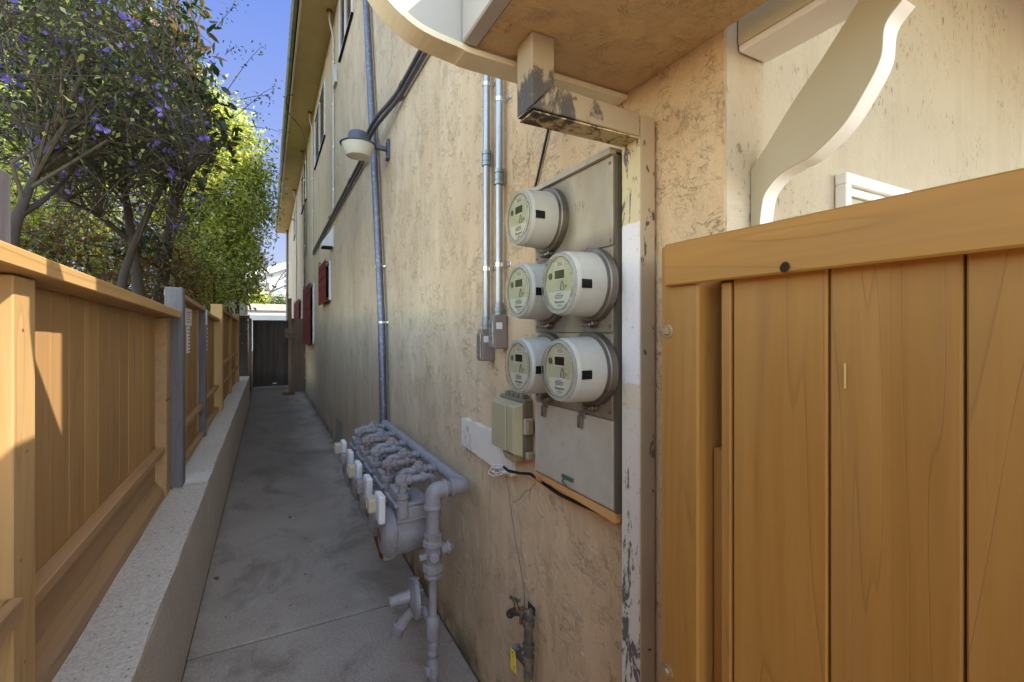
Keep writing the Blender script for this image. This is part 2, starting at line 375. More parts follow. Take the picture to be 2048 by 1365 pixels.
M['white_wire'] = painted('white_wire', (.75, .72, .68), .5, (.4, .35, .3), .2)
M['brass'] = metal('tarnished_brass', (.20, .155, .11), .5, stain=(.07, .06, .05))
M['boltm'] = painted('painted_over_bolt', (.36, .25, .13), .35, (.2, .15, .08), .4, 30, metal=.4)
M['greenmetal'] = painted('green_enamel', (.06, .10, .06), .4, (.1, .08, .05), .4, 30)
M['oldpipe'] = painted('peeled_iron_pipe', (.10, .085, .07), .6, (.45, .33, .17), .8, 14, metal=.3, chips=(.6, 20), chipcol=(.50, .36, .18))
M['yellow'] = painted('yellow_tag', (.78, .60, .05), .5, (.5, .4, .05), .15)
M['frame_tan'] = painted('frame_tan_paint', (.42, .32, .21), .42, (.22, .15, .09), .3, 6, chips=(.605, 20), chipcol=(.08, .068, .06))
g = G('frame_peeled_side')   # real paint bands on the narrow side: cream, then bare primer white, then scraped
z = g.sep()[2]
zz = g.math('ADD', z, g.math('MULTIPLY', g.noise(None, 18, 4), .02))
n = g.noise(g.map(scale=(1, 1, .35)), 34, 7, .75, .7)
mr = g.nd('ShaderNodeMapRange'); g.put(mr.inputs[0], zz); mr.inputs[1].default_value = 0; mr.inputs[2].default_value = 2.2
base = g.ramp(mr.outputs[0], [(0, (.56, .49, .39)), (.60, (.56, .47, .33)), (.628, (.66, .59, .55)), (.795, (.66, .59, .55)), (.80, (.56, .45, .25))], 'CONSTANT')
thr = g.ramp(mr.outputs[0], [(0, .56), (.35, .55), (.50, .45), (.61, .33), (.63, .24), (.78, .2), (.80, .47), (1, .51)])
f = g.math('ADD', g.math('MULTIPLY', n, 1.0), thr)
a = g.ramp(g.math('SUBTRACT', f, .5), [(.53, 0), (.545, 1)])
base = g.mix(g.ramp(g.noise(None, 70, 4, .7), [(.60, 0), (.68, .55)]), base, (.22, .17, .13))
col = g.mix(a, base, (.12, .10, .10))
M['frame_side'] = g.end(g.pbr(col, .6, 0, g.bump(g.math('SUBTRACT', 1.0, a), .5, .003)))
g = G('beam_scraped_paint')
n = g.noise(g.map(scale=(1, 1, .6)), 30, 7, .74, .5)
xx = g.sep()[0]; zz = g.sep()[2]
m1 = g.nd('ShaderNodeMapRange'); g.put(m1.inputs[0], xx); m1.inputs[1].default_value = .47; m1.inputs[2].default_value = .66; m1.inputs[3].default_value = .30; m1.inputs[4].default_value = 0
m2 = g.nd('ShaderNodeMapRange'); g.put(m2.inputs[0], zz); m2.inputs[1].default_value = 1.99; m2.inputs[2].default_value = 2.06; m2.inputs[3].default_value = 0; m2.inputs[4].default_value = -.34
f = g.math('ADD', n, g.math('ADD', m1.outputs[0], m2.outputs[0]))
a = g.ramp(f, [(.60, 0), (.66, .8), (.72, 1)])
c = g.mix(a, (.36, .27, .175), (.085, .072, .066))
c = g.mix(g.ramp(g.noise(None, 50, 5, .7), [(.62, 0), (.66, .7)]), c, (.30, .23, .15))
M['frame_beam'] = g.end(g.pbr(c, .55, 0, g.bump(g.math('SUBTRACT', 1.0, a), .4, .003)))
M['frame_under'] = peeling('beam_underside_paint', (.07, .055, .045), (.34, .25, .12), (.52, .41, .21), .475)
M['shutter'] = painted('oxide_red_steel', (.17, .022, .014), .9, (.07, .015, .01), .5, 14)
M['alu'] = painted('pale_window_frame', (.62, .62, .63), .4, (.4, .38, .35), .2)
g = G('window_glass'); M['glass'] = g.end(g.pbr((.02, .025, .035), .06, 0, None, Specular_IOR_Level=.9))
M['dullpane'] = painted('dull_grey_pane', (.20, .20, .20), .8, (.1, .1, .1), .3)  # dull grey in place of glass, so these panes mirror no sky
M['flange'] = painted('dark_olive_gap_shade', (.075, .06, .038), .6, (.04, .03, .02), .3)  # colour of the shadow gap beside the meter panel
g = G('lamp_lens_plastic')
M['lens'] = g.end(g.pbr(g.mix(g.wave(None, 60, 0, 0, 1, 'Y'), (.62, .58, .47), (.75, .71, .6)), .25, 0, None, Transmission_Weight=.25))
M['lampmetal'] = painted('slate_lamp_metal', (.075, .085, .12), .45, (.05, .05, .06), .3)
M['bark'] = painted('grey_brown_bark', (.055, .042, .033), .85, (.04, .03, .02), .6, 14, bump=.8)
M['barkpale'] = painted('pale_bark', (.13, .105, .085), .85, (.10, .08, .06), .5, 14, bump=.8)
M['twig'] = painted('twig_brown', (.09, .068, .045), .8, (.05, .04, .02), .5, 20)
M['leaf_dark'] = leafmat('leaf_small_green', [(0, (.030, .050, .014)), (.45, (.06, .085, .024)), (.75, (.13, .15, .035)), (1, (.40, .40, .14))], .45)
M['leaf_shrub'] = leafmat('leaf_grey_green', [(0, (.022, .036, .018)), (.4, (.05, .068, .03)), (.72, (.11, .125, .05)), (.88, (.33, .34, .12)), (1, (.62, .60, .32))], .45)  # palest ramp stops imitate sunlit leaves
M['leaf_bright'] = leafmat('leaf_yellow_green', [(0, (.09, .12, .025)), (.25, (.24, .28, .06)), (.6, (.50, .50, .14)), (1, (.78, .74, .36))], .5)
M['leaf_mag'] = leafmat('leaf_glossy_large', [(0, (.015, .032, .012)), (.6, (.035, .055, .02)), (.75, (.12, .10, .03)), (.85, (.13, .065, .02)), (1, (.17, .08, .03))], .25, .3)
M['leaf_red'] = leafmat('leaf_mixed_red', [(0, (.07, .09, .025)), (.45, (.20, .22, .06)), (.65, (.42, .40, .16)), (.78, (.30, .075, .04)), (1, (.17, .04, .025))], .5, tcol=(1.8, 1.4, .6))
M['petal'] = leafmat('petal_violet', [(0, (.15, .10, .42)), (.6, (.24, .17, .60)), (1, (.46, .40, .76))], .35, .6, tcol=(1.2, 1.0, 1.5))
M['garage'] = painted('white_garage_paint', (.55, .54, .52), .6, (.6, .55, .5), .1)
M['garage_roof'] = painted('pinkish_roof_edge', (.55, .42, .36), .7, (.35, .25, .2), .4)
M['siding'] = painted('pale_siding', (.36, .37, .39), .6, (.5, .5, .5), .1)
M['roofgrey'] = painted('grey_roofing', (.25, .24, .24), .8, (.15, .14, .14), .4)
M['bluetarp'] = painted('blue_plastic', (.05, .08, .22), .5, (.03, .05, .12), .4)
M['sign_white'] = painted('white_sign_face', (.75, .74, .72), .4, (.5, .48, .45), .15)
M['sign_print'] = painted('sign_print', (.16, .15, .15), .5, (.3, .3, .3), .3)
M['roof'] = painted('roof_membrane', (.2, .19, .18), .9, (.1, .1, .1), .4)

# ------------------------------------------------------------------ mesh toolkit
LOC = {}
def box(bm, x0, x1, y0, y1, z0, z1, bev=0.0, seg=1):
    xs, ys, zs = sorted((x0, x1)), sorted((y0, y1)), sorted((z0, z1))
    v = [bm.verts.new((x, y, z)) for x in xs for y in ys for z in zs]
    F = [(0, 1, 3, 2), (4, 6, 7, 5), (0, 4, 5, 1), (2, 3, 7, 6), (0, 2, 6, 4), (1, 5, 7, 3)]
    fs = [bm.faces.new([v[i] for i in f]) for f in F]
    if bev:
        es = list({e for f in fs for e in f.edges})
        bmesh.ops.bevel(bm, geom=es, offset=bev, segments=seg, profile=.6, affect='EDGES')
    return v
def hexa(bm, pts, bev=0.0):
    # pts: bottom 4 (ccw) then top 4
    v = [bm.verts.new(p) for p in pts]
    fs = [bm.faces.new([v[i] for i in f]) for f in [(3, 2, 1, 0), (4, 5, 6, 7), (0, 1, 5, 4), (1, 2, 6, 5), (2, 3, 7, 6), (3, 0, 4, 7)]]
    if bev:
        bmesh.ops.bevel(bm, geom=list({e for f in fs for e in f.edges}), offset=bev, segments=1, affect='EDGES')
def tube(bm, pts, r, n=12, cap=True):
    pts = [Vector(p) for p in pts]; rs = r if isinstance(r, (list, tuple)) else [r] * len(pts)
    rings = []; up = None
    for i, p in enumerate(pts):
        d = (pts[min(i + 1, len(pts) - 1)] - pts[max(i - 1, 0)])
        if d.length < 1e-9: d = Vector((0, 0, 1))
        d.normalize()
        if up is None:
            a = Vector((0, 0, 1)) if abs(d.z) < .9 else Vector((1, 0, 0)); up = (a - d * a.dot(d)).normalized()
        else:
            up = up - d * up.dot(d)
            up = up.normalized() if up.length > 1e-6 else d.orthogonal().normalized()
        s = d.cross(up)
        rings.append([bm.verts.new(p + (up * math.cos(2 * math.pi * k / n) + s * math.sin(2 * math.pi * k / n)) * rs[i]) for k in range(n)])
    for a, b in zip(rings, rings[1:]):
        for k in range(n):
            f = bm.faces.new((a[k], a[(k + 1) % n], b[(k + 1) % n], b[k])); f.smooth = True
    if cap and n > 2:
        try: bm.faces.new(list(reversed(rings[0]))); bm.faces.new(rings[-1])
        except ValueError: pass
def bend(pts, rad=.03, n=5):
    # round the corners of a polyline
    pts = [Vector(p) for p in pts]; out = [pts[0]]
    for a, b, c in zip(pts, pts[1:], pts[2:]):
        d1 = (a - b); d2 = (c - b); r = min(rad, d1.length * .49, d2.length * .49)
        p = b + d1.normalized() * r; q = b + d2.normalized() * r
        for i in range(n + 1):
            t = i / n; out.append(p * (1 - t) ** 2 + b * 2 * t * (1 - t) + q * t * t)
    out.append(pts[-1]); return out
def cyl(bm, c, axis, r, l, n=24, r2=None, bev=0):
    a = Vector(axis).normalized(); c = Vector(c)
    tube(bm, [c, c + a * l], [r, r if r2 is None else r2], n)
def lathe(bm, c, axis, prof, n=32):
    # prof: list (radius, distance along axis)
    a = Vector(axis).normalized(); c = Vector(c); u = a.orthogonal().normalized(); w = a.cross(u)
    rings = []
    for r, d in prof:
        rings.append([bm.verts.new(c + a * d + (u * math.cos(2 * math.pi * k / n) + w * math.sin(2 * math.pi * k / n)) * max(r, 1e-4)) for k in range(n)])
    for A, B in zip(rings, rings[1:]):
        for k in range(n):
            f = bm.faces.new((A[k], A[(k + 1) % n], B[(k + 1) % n], B[k])); f.smooth = True
    bm.faces.new(list(reversed(rings[0]))); bm.faces.new(rings[-1])
def prism(bm, poly, axis, a0, a1, bev=0):
    # poly: list of 2D pts in the plane of the other two axes
    def P(p, a):
        return {'X': (a, p[0], p[1]), 'Y': (p[0], a, p[1]), 'Z': (p[0], p[1], a)}[axis]
    A = [bm.verts.new(P(p, a0)) for p in poly]; B = [bm.verts.new(P(p, a1)) for p in poly]
    n = len(poly); fs = [bm.faces.new(A), bm.faces.new(list(reversed(B)))]
    for k in range(n): fs.append(bm.faces.new((A[(k + 1) % n], A[k], B[k], B[(k + 1) % n])))
    if bev:
        es = list({e for f in fs[:2] for e in f.edges})
        bmesh.ops.bevel(bm, geom=es, offset=bev, segments=1, affect='EDGES')
def arc_prism(bm, c, axis, r, r_in, a0, a1, d0, d1, n=16): pass

def spline(P, n=6):
    P = [np.array(p, float) for p in P]; Q = [2 * P[0] - P[1]] + P + [2 * P[-1] - P[-2]]; out = []
    for a, b, c, d in zip(Q, Q[1:], Q[2:], Q[3:]):
        for k in range(n):
            t = k / n; out.append(tuple(.5 * ((2 * b) + (-a + c) * t + (2 * a - 5 * b + 4 * c - d) * t * t + (-a + 3 * b - 3 * c + d) * t ** 3)))
    out.append(tuple(P[-1])); return out
def nb(): return bmesh.new()
def link_mesh(name, bm, mat_, parent=None, smooth=False):
    bmesh.ops.recalc_face_normals(bm, faces=bm.faces)
    me = bpy.data.meshes.new(name)
    off = LOC.get(parent.name, Vector((0, 0, 0))) if parent else Vector((0, 0, 0))
    for v in bm.verts: v.co -= off
    sharp = [e for e in bm.edges if len(e.link_faces) == 2 and e.calc_face_angle(0) > R(38)]
    for e in sharp: e.smooth = False
    bm.to_mesh(me); bm.free(); me.materials.append(M[mat_] if isinstance(mat_, str) else mat_)
    o = bpy.data.objects.new(name, me); C.objects.link(o)
    if parent: o.parent = parent
    LOC[o.name] = off
    return o
def tag(o, label=None, cat=None, group=None, kind=None):
    if label: o['label'] = label
    if cat: o['category'] = cat
    if group: o['group'] = group
    if kind: o['kind'] = kind
    return o
def thing(name, label, cat, loc, group=None):
    o = bpy.data.objects.new(name, None); C.objects.link(o); o.location = loc; o.empty_display_size = .05
    LOC[o.name] = Vector(loc); return tag(o, label, cat, group)
def part(name, mat_, parent, fn, label=None, kind=None):
    bm = nb(); fn(bm); o = link_mesh(name, bm, mat_, parent)
    if label: o['label'] = label
    if kind: o['kind'] = kind
    return o
def single(name, mat_, fn, label, cat, loc=(0, 0, 0), group=None):
    bm = nb(); fn(bm)
    for v in bm.verts: v.co -= Vector(loc)
    o = link_mesh(name, bm, mat_); o.location = loc
    return tag(o, label, cat, group)
def struct(name, mat_, fn):
    bm = nb(); fn(bm); o = link_mesh(name, bm, mat_); o['kind'] = 'structure'; return o
def kids(o): return [c for c in bpy.data.objects if c.parent == o]
def copy_tree(o, parent=None):
    c = o.copy(); C.objects.link(c); c.parent = parent
    for ch in kids(o): copy_tree(ch, c)
    return c

XW = 0.81          # the alley face of the building
YC = 0.62          # its near corner, beside the porch
# ------------------------------------------------------------------ ground, path
def ground(bm):
    s = 600
    v = [bm.verts.new(p) for p in ((-s, -s, -.012), (s, -s, -.012), (s, s, -.012), (-s, s, -.012))]; bm.faces.new(v)
struct('ground', 'soil', ground)
def path(bm):
    js = [-3.0, -1.4, .6, 2.55, 4.45, 6.3, 8.3, 10.35, 12.0, 13.9, 16, 19, 25.9]
    for a, b in zip(js, js[1:]):
        box(bm, -.325, .797, a + .006, b - .006, -.1, 0, .004)
struct('path', 'path', path)
struct('garden_bed', 'soil', lambda bm: box(bm, -14, -.62, -4, 25.5, -.01, .50))
# retaining wall
t = thing('retaining_wall', 'low concrete retaining wall running under the wooden fence along the alley', 'wall', (-.42, 3, 0))
part('wall_body', 'kerbface', t, lambda bm: (box(bm, -.505, -.325, -3, 3.42, 0, .548, .006), box(bm, -.505, -.325, 3.424, 10.9, 0, .556, .006)))
def capbm(bm):
    # slightly irregular hand-finished top
    ys = np.arange(-3, 3.43, .12); 
    def strip(ys, z, xl, xr):
        rows = []
        for y in ys:
            w = .003 * math.sin(y * 9.1) + .002 * math.sin(y * 23)
            rows.append([bm.verts.new(p) for p in ((xl, y, z - .014), (xl, y, z + w * .5), (xr + w, y, z + w), (xr + w * 1.6, y, z - .014))])
        for a, b in zip(rows, rows[1:]):
            for k in range(3): bm.faces.new((a[k], a[k + 1], b[k + 1], b[k]))
        bm.faces.new(rows[0]); bm.faces.new(list(reversed(rows[-1])))
    strip(ys, .562, -.509, -.323); strip(np.arange(3.424, 10.92, .2), .572, -.509, -.324)
part('wall_top', 'kerbtop', t, capbm)

# ------------------------------------------------------------------ fence
FX = -.555
t = thing('wooden_fence', 'orange-brown board fence with caps and rails standing on the low concrete wall', 'fence', (-.53, 3, .56))
def boards(y0, y1, z0, z1a, z1b, x=FX, w=.14, th=.02):
    def f(bm):
        y = y0
        while y < y1 - .01:
            e = min(y + w, y1); za = z1a + (z1b - z1a) * (y - y0) / (y1 - y0)
            box(bm, x - th + random.uniform(-.001, .001), x + random.uniform(-.0015, .0015), y + .0012, e - .0012, z0, za, .0015); y = e
    return f
def slope_bar(x0, x1, y0, y1, zt0, zt1, th):
    return lambda bm: hexa(bm, [(x0, y0, zt0 - th), (x1, y0, zt0 - th), (x1, y1, zt1 - th), (x0, y1, zt1 - th), (x0, y0, zt0), (x1, y0, zt0), (x1, y1, zt1), (x0, y1, zt1)], .003)
zc = lambda y: EYE + .173 - .029 * (y - 1.234)
B0 = .566
part('boards', 'fence', t, boards(-2.5, 1.42, B0, zc(-2.5) - .044, zc(1.42) - .044))
part('boards', 'fence', t, boards(1.53, 3.30, .80, zc(1.5) - .044, zc(3.3) - .044))
part('cap_rail', 'cap', t, slope_bar(-.60, -.45, -2.5, 3.31, zc(-2.5), zc(3.31), .042))
part('post', 'fence_post', t, lambda bm: box(bm, -.585, -.492, 1.405, 1.515, B0, zc(1.45) - .045, .003))
for sy, sz in ((1.45, 1.50), (1.47, 1.22), (1.44, .98), (1.46, .74)): part('screw', 'ring', t, lambda bm: lathe(bm, (-.4925, sy, sz), (1, 0, 0), [(.0042, 0), (.0042, .001), (.0015, .0012)], 12))
part('trim_batten', 'fence_post', t, lambda bm: box(bm, -.56, -.515, 1.517, 1.555, B0, zc(1.5) - .046, .002))
part('trim_batten', 'fence_h', t, lambda bm: box(bm, -.56, -.502, 3.215, 3.325, B0, zc(3.2) - .046, .002))
for y in (.2, -1.2):
    part('post', 'fence_post', t, lambda bm, y=y: box(bm, -.585, -.492, y, y + .1, B0, zc(y) - .05, .003))
part('kickboard', 'fence_h', t, lambda bm: box(bm, -.572, -.551, 1.556, 3.198, B0, .812, .002))
part('rail', 'fence_h', t, lambda bm: box(bm, -.5545, -.508, 1.556, 3.2, .81, .845, .003))
part('rail', 'fence_h', t, lambda bm: box(bm, -.5545, -.474, .31, 1.4035, .865, .915, .003))
part('plinth', 'fence_h', t, lambda bm: prism(bm, [(-.5505, B0), (-.508, B0), (-.512, .60), (-.5505, .655)], 'Y', 1.556, 3.2))
# far sections, each cap falling a little
def fsec(y0, y1, za, zb, x, rails, mids=()):
    part('boards', 'fence', t, boards(y0, y1, B0 + .01, EYE + za - .034, EYE + zb - .034, x))
    part('cap_rail', 'fence_h', t, slope_bar(x - .03, x + .05, y0, y1, EYE + za, EYE + zb, .032))
    for rz in rails:
        part('rail', 'fence_h', t, lambda bm: box(bm, x + .001, x + .04, y0, y1, rz - .035, rz, .002))
    for my in mids:
        part('post', 'fence', t, lambda bm: box(bm, x + .002, x + .05, my, my + .09, B0 + .01, EYE + zb, .002))
fsec(3.49, 4.78, .245, .20, -.53, (.86, .625))
fsec(4.88, 6.2, .176, .13, -.53, (.88, .63))
fsec(6.38, 9.7, .262, .19, -.515, (1.10, .86), (7.9,))
part('post', 'greywood', t, lambda bm: box(bm, -.533, -.443, 3.335, 3.43, B0 + .006, EYE + .255, .006), 'tall grey weathered square post')
part('post', 'greywood', t, lambda bm: box(bm, -.53, -.475, 4.785, 4.87, B0 + .01, EYE + .21, .004), 'dark grey weathered post')
part('post', 'fence_post', t, lambda bm: box(bm, -.57, -.455, 6.22, 6.36, B0 + .01, EYE + .30, .004))
part('post', 'fence', t, lambda bm: box(bm, -.57, -.455, 9.72, 9.84, B0 + .01, EYE + .30, .004))
# signs on the far panels
s = thing('sign', 'white notice sign with a long narrow lower strip on the fence beyond the grey post', 'sign', (-.527, 4.3, 1.5), 'small notices fixed to the fence')
part('sign_face', 'sign_white', s, lambda bm: box(bm, -.5285, -.522, 4.05, 4.36, 1.535, 1.66, .001))
part('sign_strip', 'sign_white', s, lambda bm: box(bm, -.5285, -.523, 4.14, 4.28, 1.33, 1.53, .001))
part('print_block', 'sign_print', s, lambda bm: [box(bm, -.5228, -.5215, 4.08, 4.33 - .03 * (i % 3), 1.63 - i * .018, 1.636 - i * .018) for i in range(5)] + [box(bm, -.5228, -.5222, 4.155, 4.265, 1.50 - i * .026, 1.508 - i * .026) for i in range(7)])
s = thing('sign', 'narrow vertical dark sign with pale marks on the dark fence post', 'sign', (-.474, 4.83, 1.5), 'small notices fixed to the fence')
part('sign_face', 'sign_print', s, lambda bm: box(bm, -.474, -.468, 4.79, 4.86, 1.28, 1.54, .001))
part('sign_face', 'sign_white', s, lambda bm: box(bm, -.474, -.469, 4.79, 4.86, 1.545, 1.68, .001), 'white upper plate')
part('letter_marks', 'sign_white', s, lambda bm: [box(bm, -.4677, -.4665, 4.80, 4.85, 1.505 - i * .036, 1.52 - i * .036) for i in range(6)])
s = thing('sign', 'thin brown and white strip sign just past the grey post', 'sign', (-.526, 3.52, 1.5), 'small notices fixed to the fence')
part('sign_face', 'brownwood', s, lambda bm: box(bm, -.5285, -.52, 3.50, 3.60, 1.40, 1.68, .001))
part('print_block', 'sign_white', s, lambda bm: box(bm, -.5205, -.519, 3.52, 3.58, 1.41, 1.46))
# grey post beyond the near fence, left edge
M['postdark'] = wood('old_dark_grey_wood', (.055, .05, .058), (.085, .078, .088), (.03, .025, .025), 'Z', 2, 30, .2, .8, bump=.5)
single('weathered_post', 'postdark', lambda bm: box(bm, -.82, -.725, 1.96, 2.06, .5, EYE + .50, .006), 'tall grey weathered post rising behind the near fence cap', 'post', (-.75, 2.0, .5))
# dark big post at the far end of the fence
t = thing('fence_end_post', 'dark stained boxed post panel at the far end of the fence beside the gate', 'post', (-.45, 10.9, .5))
part('post', 'darkwood', t, lambda bm: box(bm, -.62, -.36, 10.95, 11.1, .55, 1.74, .006))
part('cap', 'darkwood', t, lambda bm: box(bm, -.66, -.33, 10.92, 11.14, 1.742, 1.80, .004))
part('finial_post', 'darkwood', t, lambda bm: box(bm, -.60, -.52, 11.2, 11.3, .5, 2.16, .004))

# ------------------------------------------------------------------ far gate
t = thing('garden_gate', 'dark weathered plank gate closing the far end of the alley', 'gate', (.05, 13.5, 0))
part('boards', 'darkwood', t, lambda bm: [box(bm, -.33 + i * .138, -.33 + (i + 1) * .138 - .0005, 13.5, 13.53, .08, 1.74, .002) for i in range(6)])
part('frame', 'darkwood', t, lambda bm: (box(bm, -.335, .505, 13.47, 13.498, 1.69, 1.76, .003), box(bm, -.335, .505, 13.47, 13.498, .06, .11, .003)))
part('label_plate', 'sign_white', t, lambda bm: box(bm, .12, .21, 13.492, 13.498, .10, .14))
part('post', 'brownwood', t, lambda bm: box(bm, -.43, -.35, 13.4, 13.5, 0, 1.80, .004))
t = thing('gate_side_panel', 'brown weathered timber panel and latch post between far gate and building', 'fence panel', (.6, 12.2, 0))
part('post', 'brownwood', t, lambda bm: box(bm, .435, .505, 12.05, 12.13, 0, 2.25, .004))
part('boards', 'brownwood', t, lambda bm: [box(bm, .51 + i * .075, .583 + i * .075, 12.2, 12.23, .03, 1.78, .002) for i in range(4)])
part('latch_plate', 'brownwood', t, lambda bm: box(bm, .36, .57, 12.025, 12.045, 1.32, 1.54, .003))
part('latch', 'brass', t, lambda bm: (box(bm, .38, .52, 11.98, 12.02, 1.43, 1.46, .003), cyl(bm, (.44, 12.02, 1.38), (0, -1, 0), .03, .03, 12)))
t = thing('fallen_scrap', 'small heap of rusty scrap at the foot of the latch post', 'debris', (.42, 11.95, 0))
for i in range(5):
    part('lump', 'rust', t, lambda bm: lathe(bm, (.33 + i * .05, 11.92 + .03 * (i % 2), .002), (0, 0, 1), [(.02, 0), (.035, .02), (.03, .05), (.01, .07)], 8))

# ------------------------------------------------------------------ apartment building
bld = thing('apartment_building', 'tan stucco apartment building with overhanging eave and porch lining the right of the alley', 'building', (3, 10, 0))
ZS = 5.82
part('wall', 'wall', bld, lambda bm: box(bm, XW, 6.5, YC + .065, 22.4, -.05, ZS))
part('porch_pier', 'porch', bld, lambda bm: box(bm, XW + .002, .938, YC, YC + .0645, -.02, 3.4, .004))
part('pier_face', 'wall', bld, lambda bm: box(bm, XW - .0015, XW + .0015, YC, YC + .066, -.02, 3.4))
part('porch_wall', 'porch', bld, lambda bm: box(bm, .94, 6.4, YC + .05, YC + .064, -.02, 2.78))
# roof, eave
part('soffit', 'soffit_far', bld, lambda bm: box(bm, .40, 6.5, .5, 23.0, ZS + .001, ZS + .05))
part('fascia', 'cream', bld, lambda bm: (box(bm, .372, .398, .5, 23.0, ZS - .03, ZS + .22, .003), box(bm, .40, 1.5, 22.975, 23.0, ZS + .052, ZS + .2)))
part('drip_edge', 'black', bld, lambda bm: box(bm, .352, .3715, .5, 23.0, ZS - .02, ZS + .03))
part('gutter', 'gutter', bld, lambda bm: prism(bm, [(.31, ZS + .05), (.3505, ZS + .035), (.3505, ZS + .24), (.29, ZS + .24), (.285, ZS + .1)], 'Y', .5, 23.0))
part('roof', 'roof', bld, lambda bm: box(bm, .36, 6.6, .5, 23.0, ZS + .225, ZS + .3))
# porch canopy: soffit, arched front board, edge beam
part('canopy_soffit', 'soffit', bld, lambda bm: box(bm, .394, XW - .002, -1.2, .905, 2.102, 2.17))
def arch(bm):
    pts = [(XW - .003, 2.098), (.50, 2.096), (.42, 2.0965)]
    inner = [onY(922, 80, .9), onY(871, 66, .9), onY(823, 33, .9), onY(797, 0, .9)]
    pts = pts[:2] + spline([pts[2]] + [(p.x, p.z) for p in inner] + [(.165, 2.185), (.138, 2.235), (.128, 2.29), (.128, 2.40)], 5) + [(XW - .003, 2.40)]
    prism(bm, pts, 'Y', .906, .95, .003)
part('arched_fascia', 'fascia_grey', bld, arch)
def rim(bm):
    base = [(XW - .004, 2.085), (.42, 2.083), (.353, 2.088), (.279, 2.098), (.233, 2.118), (.19, 2.152), (.158, 2.196), (.138, 2.245), (.13, 2.29)]
    base = spline(base, 4); up = [(x + .005, z + .012) for x, z in base]
    prism(bm, base + list(reversed(up)), 'Y', .901, .962)
part('fascia_rim', 'cream', bld, rim)
part('edge_beam', 'fascia_grey', bld, lambda bm: box(bm, .358, .392, -1.2, .90, 2.098, 2.27, .003))
# porch beam with S-shaped bracket
part('porch_beam', 'greencream', bld, lambda bm: box(bm, .846, .90, .28, YC - .002, 2.080, 2.42, .002))  # unseen near end cut short to let sun reach the fence
part('beam_soffit_board', 'white', bld, lambda bm: box(bm, .848, .935, .275, YC - .003, 2.066, 2.0795, .002))
def brk(bm):
    X = .888
    a = [(1494, 540), (1497, 344), (1532, 293), (1583, 209), (1642, 121), (1700, 29), (1722, -4)]
    b = [(1806, -4), (1770, 48), (1761, 114), (1730, 179), (1686, 249), (1627, 308), (1590, 330), (1561, 348), (1540, 370), (1526, 396), (1519, 443), (1519, 540)]
    P = [onX(x, y, X) for x, y in a + spline(b[:-1], 6) + [b[-1]]]
    P = [(min(p.y, YC - .002), p.z) for p in P]
    prism(bm, P, 'X', X, X + .0025)
def brk2(bm):
    X = .8905
    b = [(1722, -4), (1806, -4), (1770, 48), (1761, 114), (1730, 179), (1686, 249), (1627, 308), (1590, 330), (1561, 348), (1540, 370), (1526, 396), (1519, 443), (1519, 540), (1494, 540), (1497, 344), (1583, 209)]
    P = [onX(x, y, .888) for x, y in b[:1] + spline(b[1:12], 6) + b[12:]]
    prism(bm, [(min(p.y, YC - .003), p.z) for p in P], 'X', X, X + .04)
part('bracket_side', 'bracket', bld, brk)
part('bracket', 'white', bld, brk2)
# added unseen slab, guessed and sized to shade the recess and place the fence sunlight
part('unseen_shade_slab', 'porch', bld, lambda bm: box(bm, .96, 4.6, -1.3, YC - .01, 2.80, 2.96))
# porch window behind the gate
wp0 = onY(1668, 350, YC + .05)
w_ = part('window', 'white', bld, lambda bm: (box(bm, wp0.x, wp0.x + .7, YC + .02, YC + .049, wp0.z - .030, wp0.z, .003), box(bm, wp0.x, wp0.x + .025, YC + .02, YC + .049, wp0.z - .7, wp0.z - .03, .003),
      box(bm, wp0.x + .027, wp0.x + .7, YC + .033, YC + .049, wp0.z - .052, wp0.z - .031, .002)), 'white framed porch window above the gate')
part('pane', 'cream_plastic', w_, lambda bm: box(bm, wp0.x + .027, wp0.x + .7, YC + .043, YC + .0485, wp0.z - .7, wp0.z - .053))
# thin crack / joint of the porch ceiling
part('cable_line', 'white', bld, lambda bm: tube(bm, [(.944, YC + .044, 1.62), (.944, YC + .044, 2.06)], .003, 8))
def crk(bm):
    for L_ in ([(1072, 966), (1062, 978), (1050, 984), (1040, 998), (1026, 1006)], [(1062, 978), (1058, 992), (1060, 1000)], [(1238, 152), (1246, 180), (1243, 205), (1250, 232)], [(1232, 205), (1238, 225), (1236, 250), (1243, 275)]):
        tube(bm, [onX(x, y, XW - .0003) for x, y in L_], .0011, 5)
part('hairline_crack', 'brownwood', bld, crk)
# upper windows
def upwin(y0, y1, z0, z1, n=2):
    w = part('window', 'alu', bld, lambda bm: (
        box(bm, XW - .022, XW - .001, y0, y1, z0, z0 + .035, .002), box(bm, XW - .022, XW - .001, y0, y1, z1 - .035, z1, .002),
        [box(bm, XW - .022, XW - .001, a, a + .035, z0 + .036, z1 - .036, .002) for a in [y0 + (y1 - y0 - .035) * k / n for k in range(n + 1)]]))
    part('pane', 'glass', w, lambda bm: box(bm, XW - .008, XW - .001, y0 + .036, y1 - .036, z0 + .037, z1 - .037))
    part('sill_shadow', 'black', w, lambda bm: box(bm, XW - .028, XW - .001, y0 - .02, y1 + .02, z0 - .018, z0 - .002))  # black strip painting the shadow beneath the window
upwin(5.15, 6.13, 4.88, 5.70)
upwin(7.83, 9.56, 4.58, 5.50)
upwin(11.9, 13.5, 4.60, 5.50)
upwin(15.9, 17.6, 4.60, 5.50)
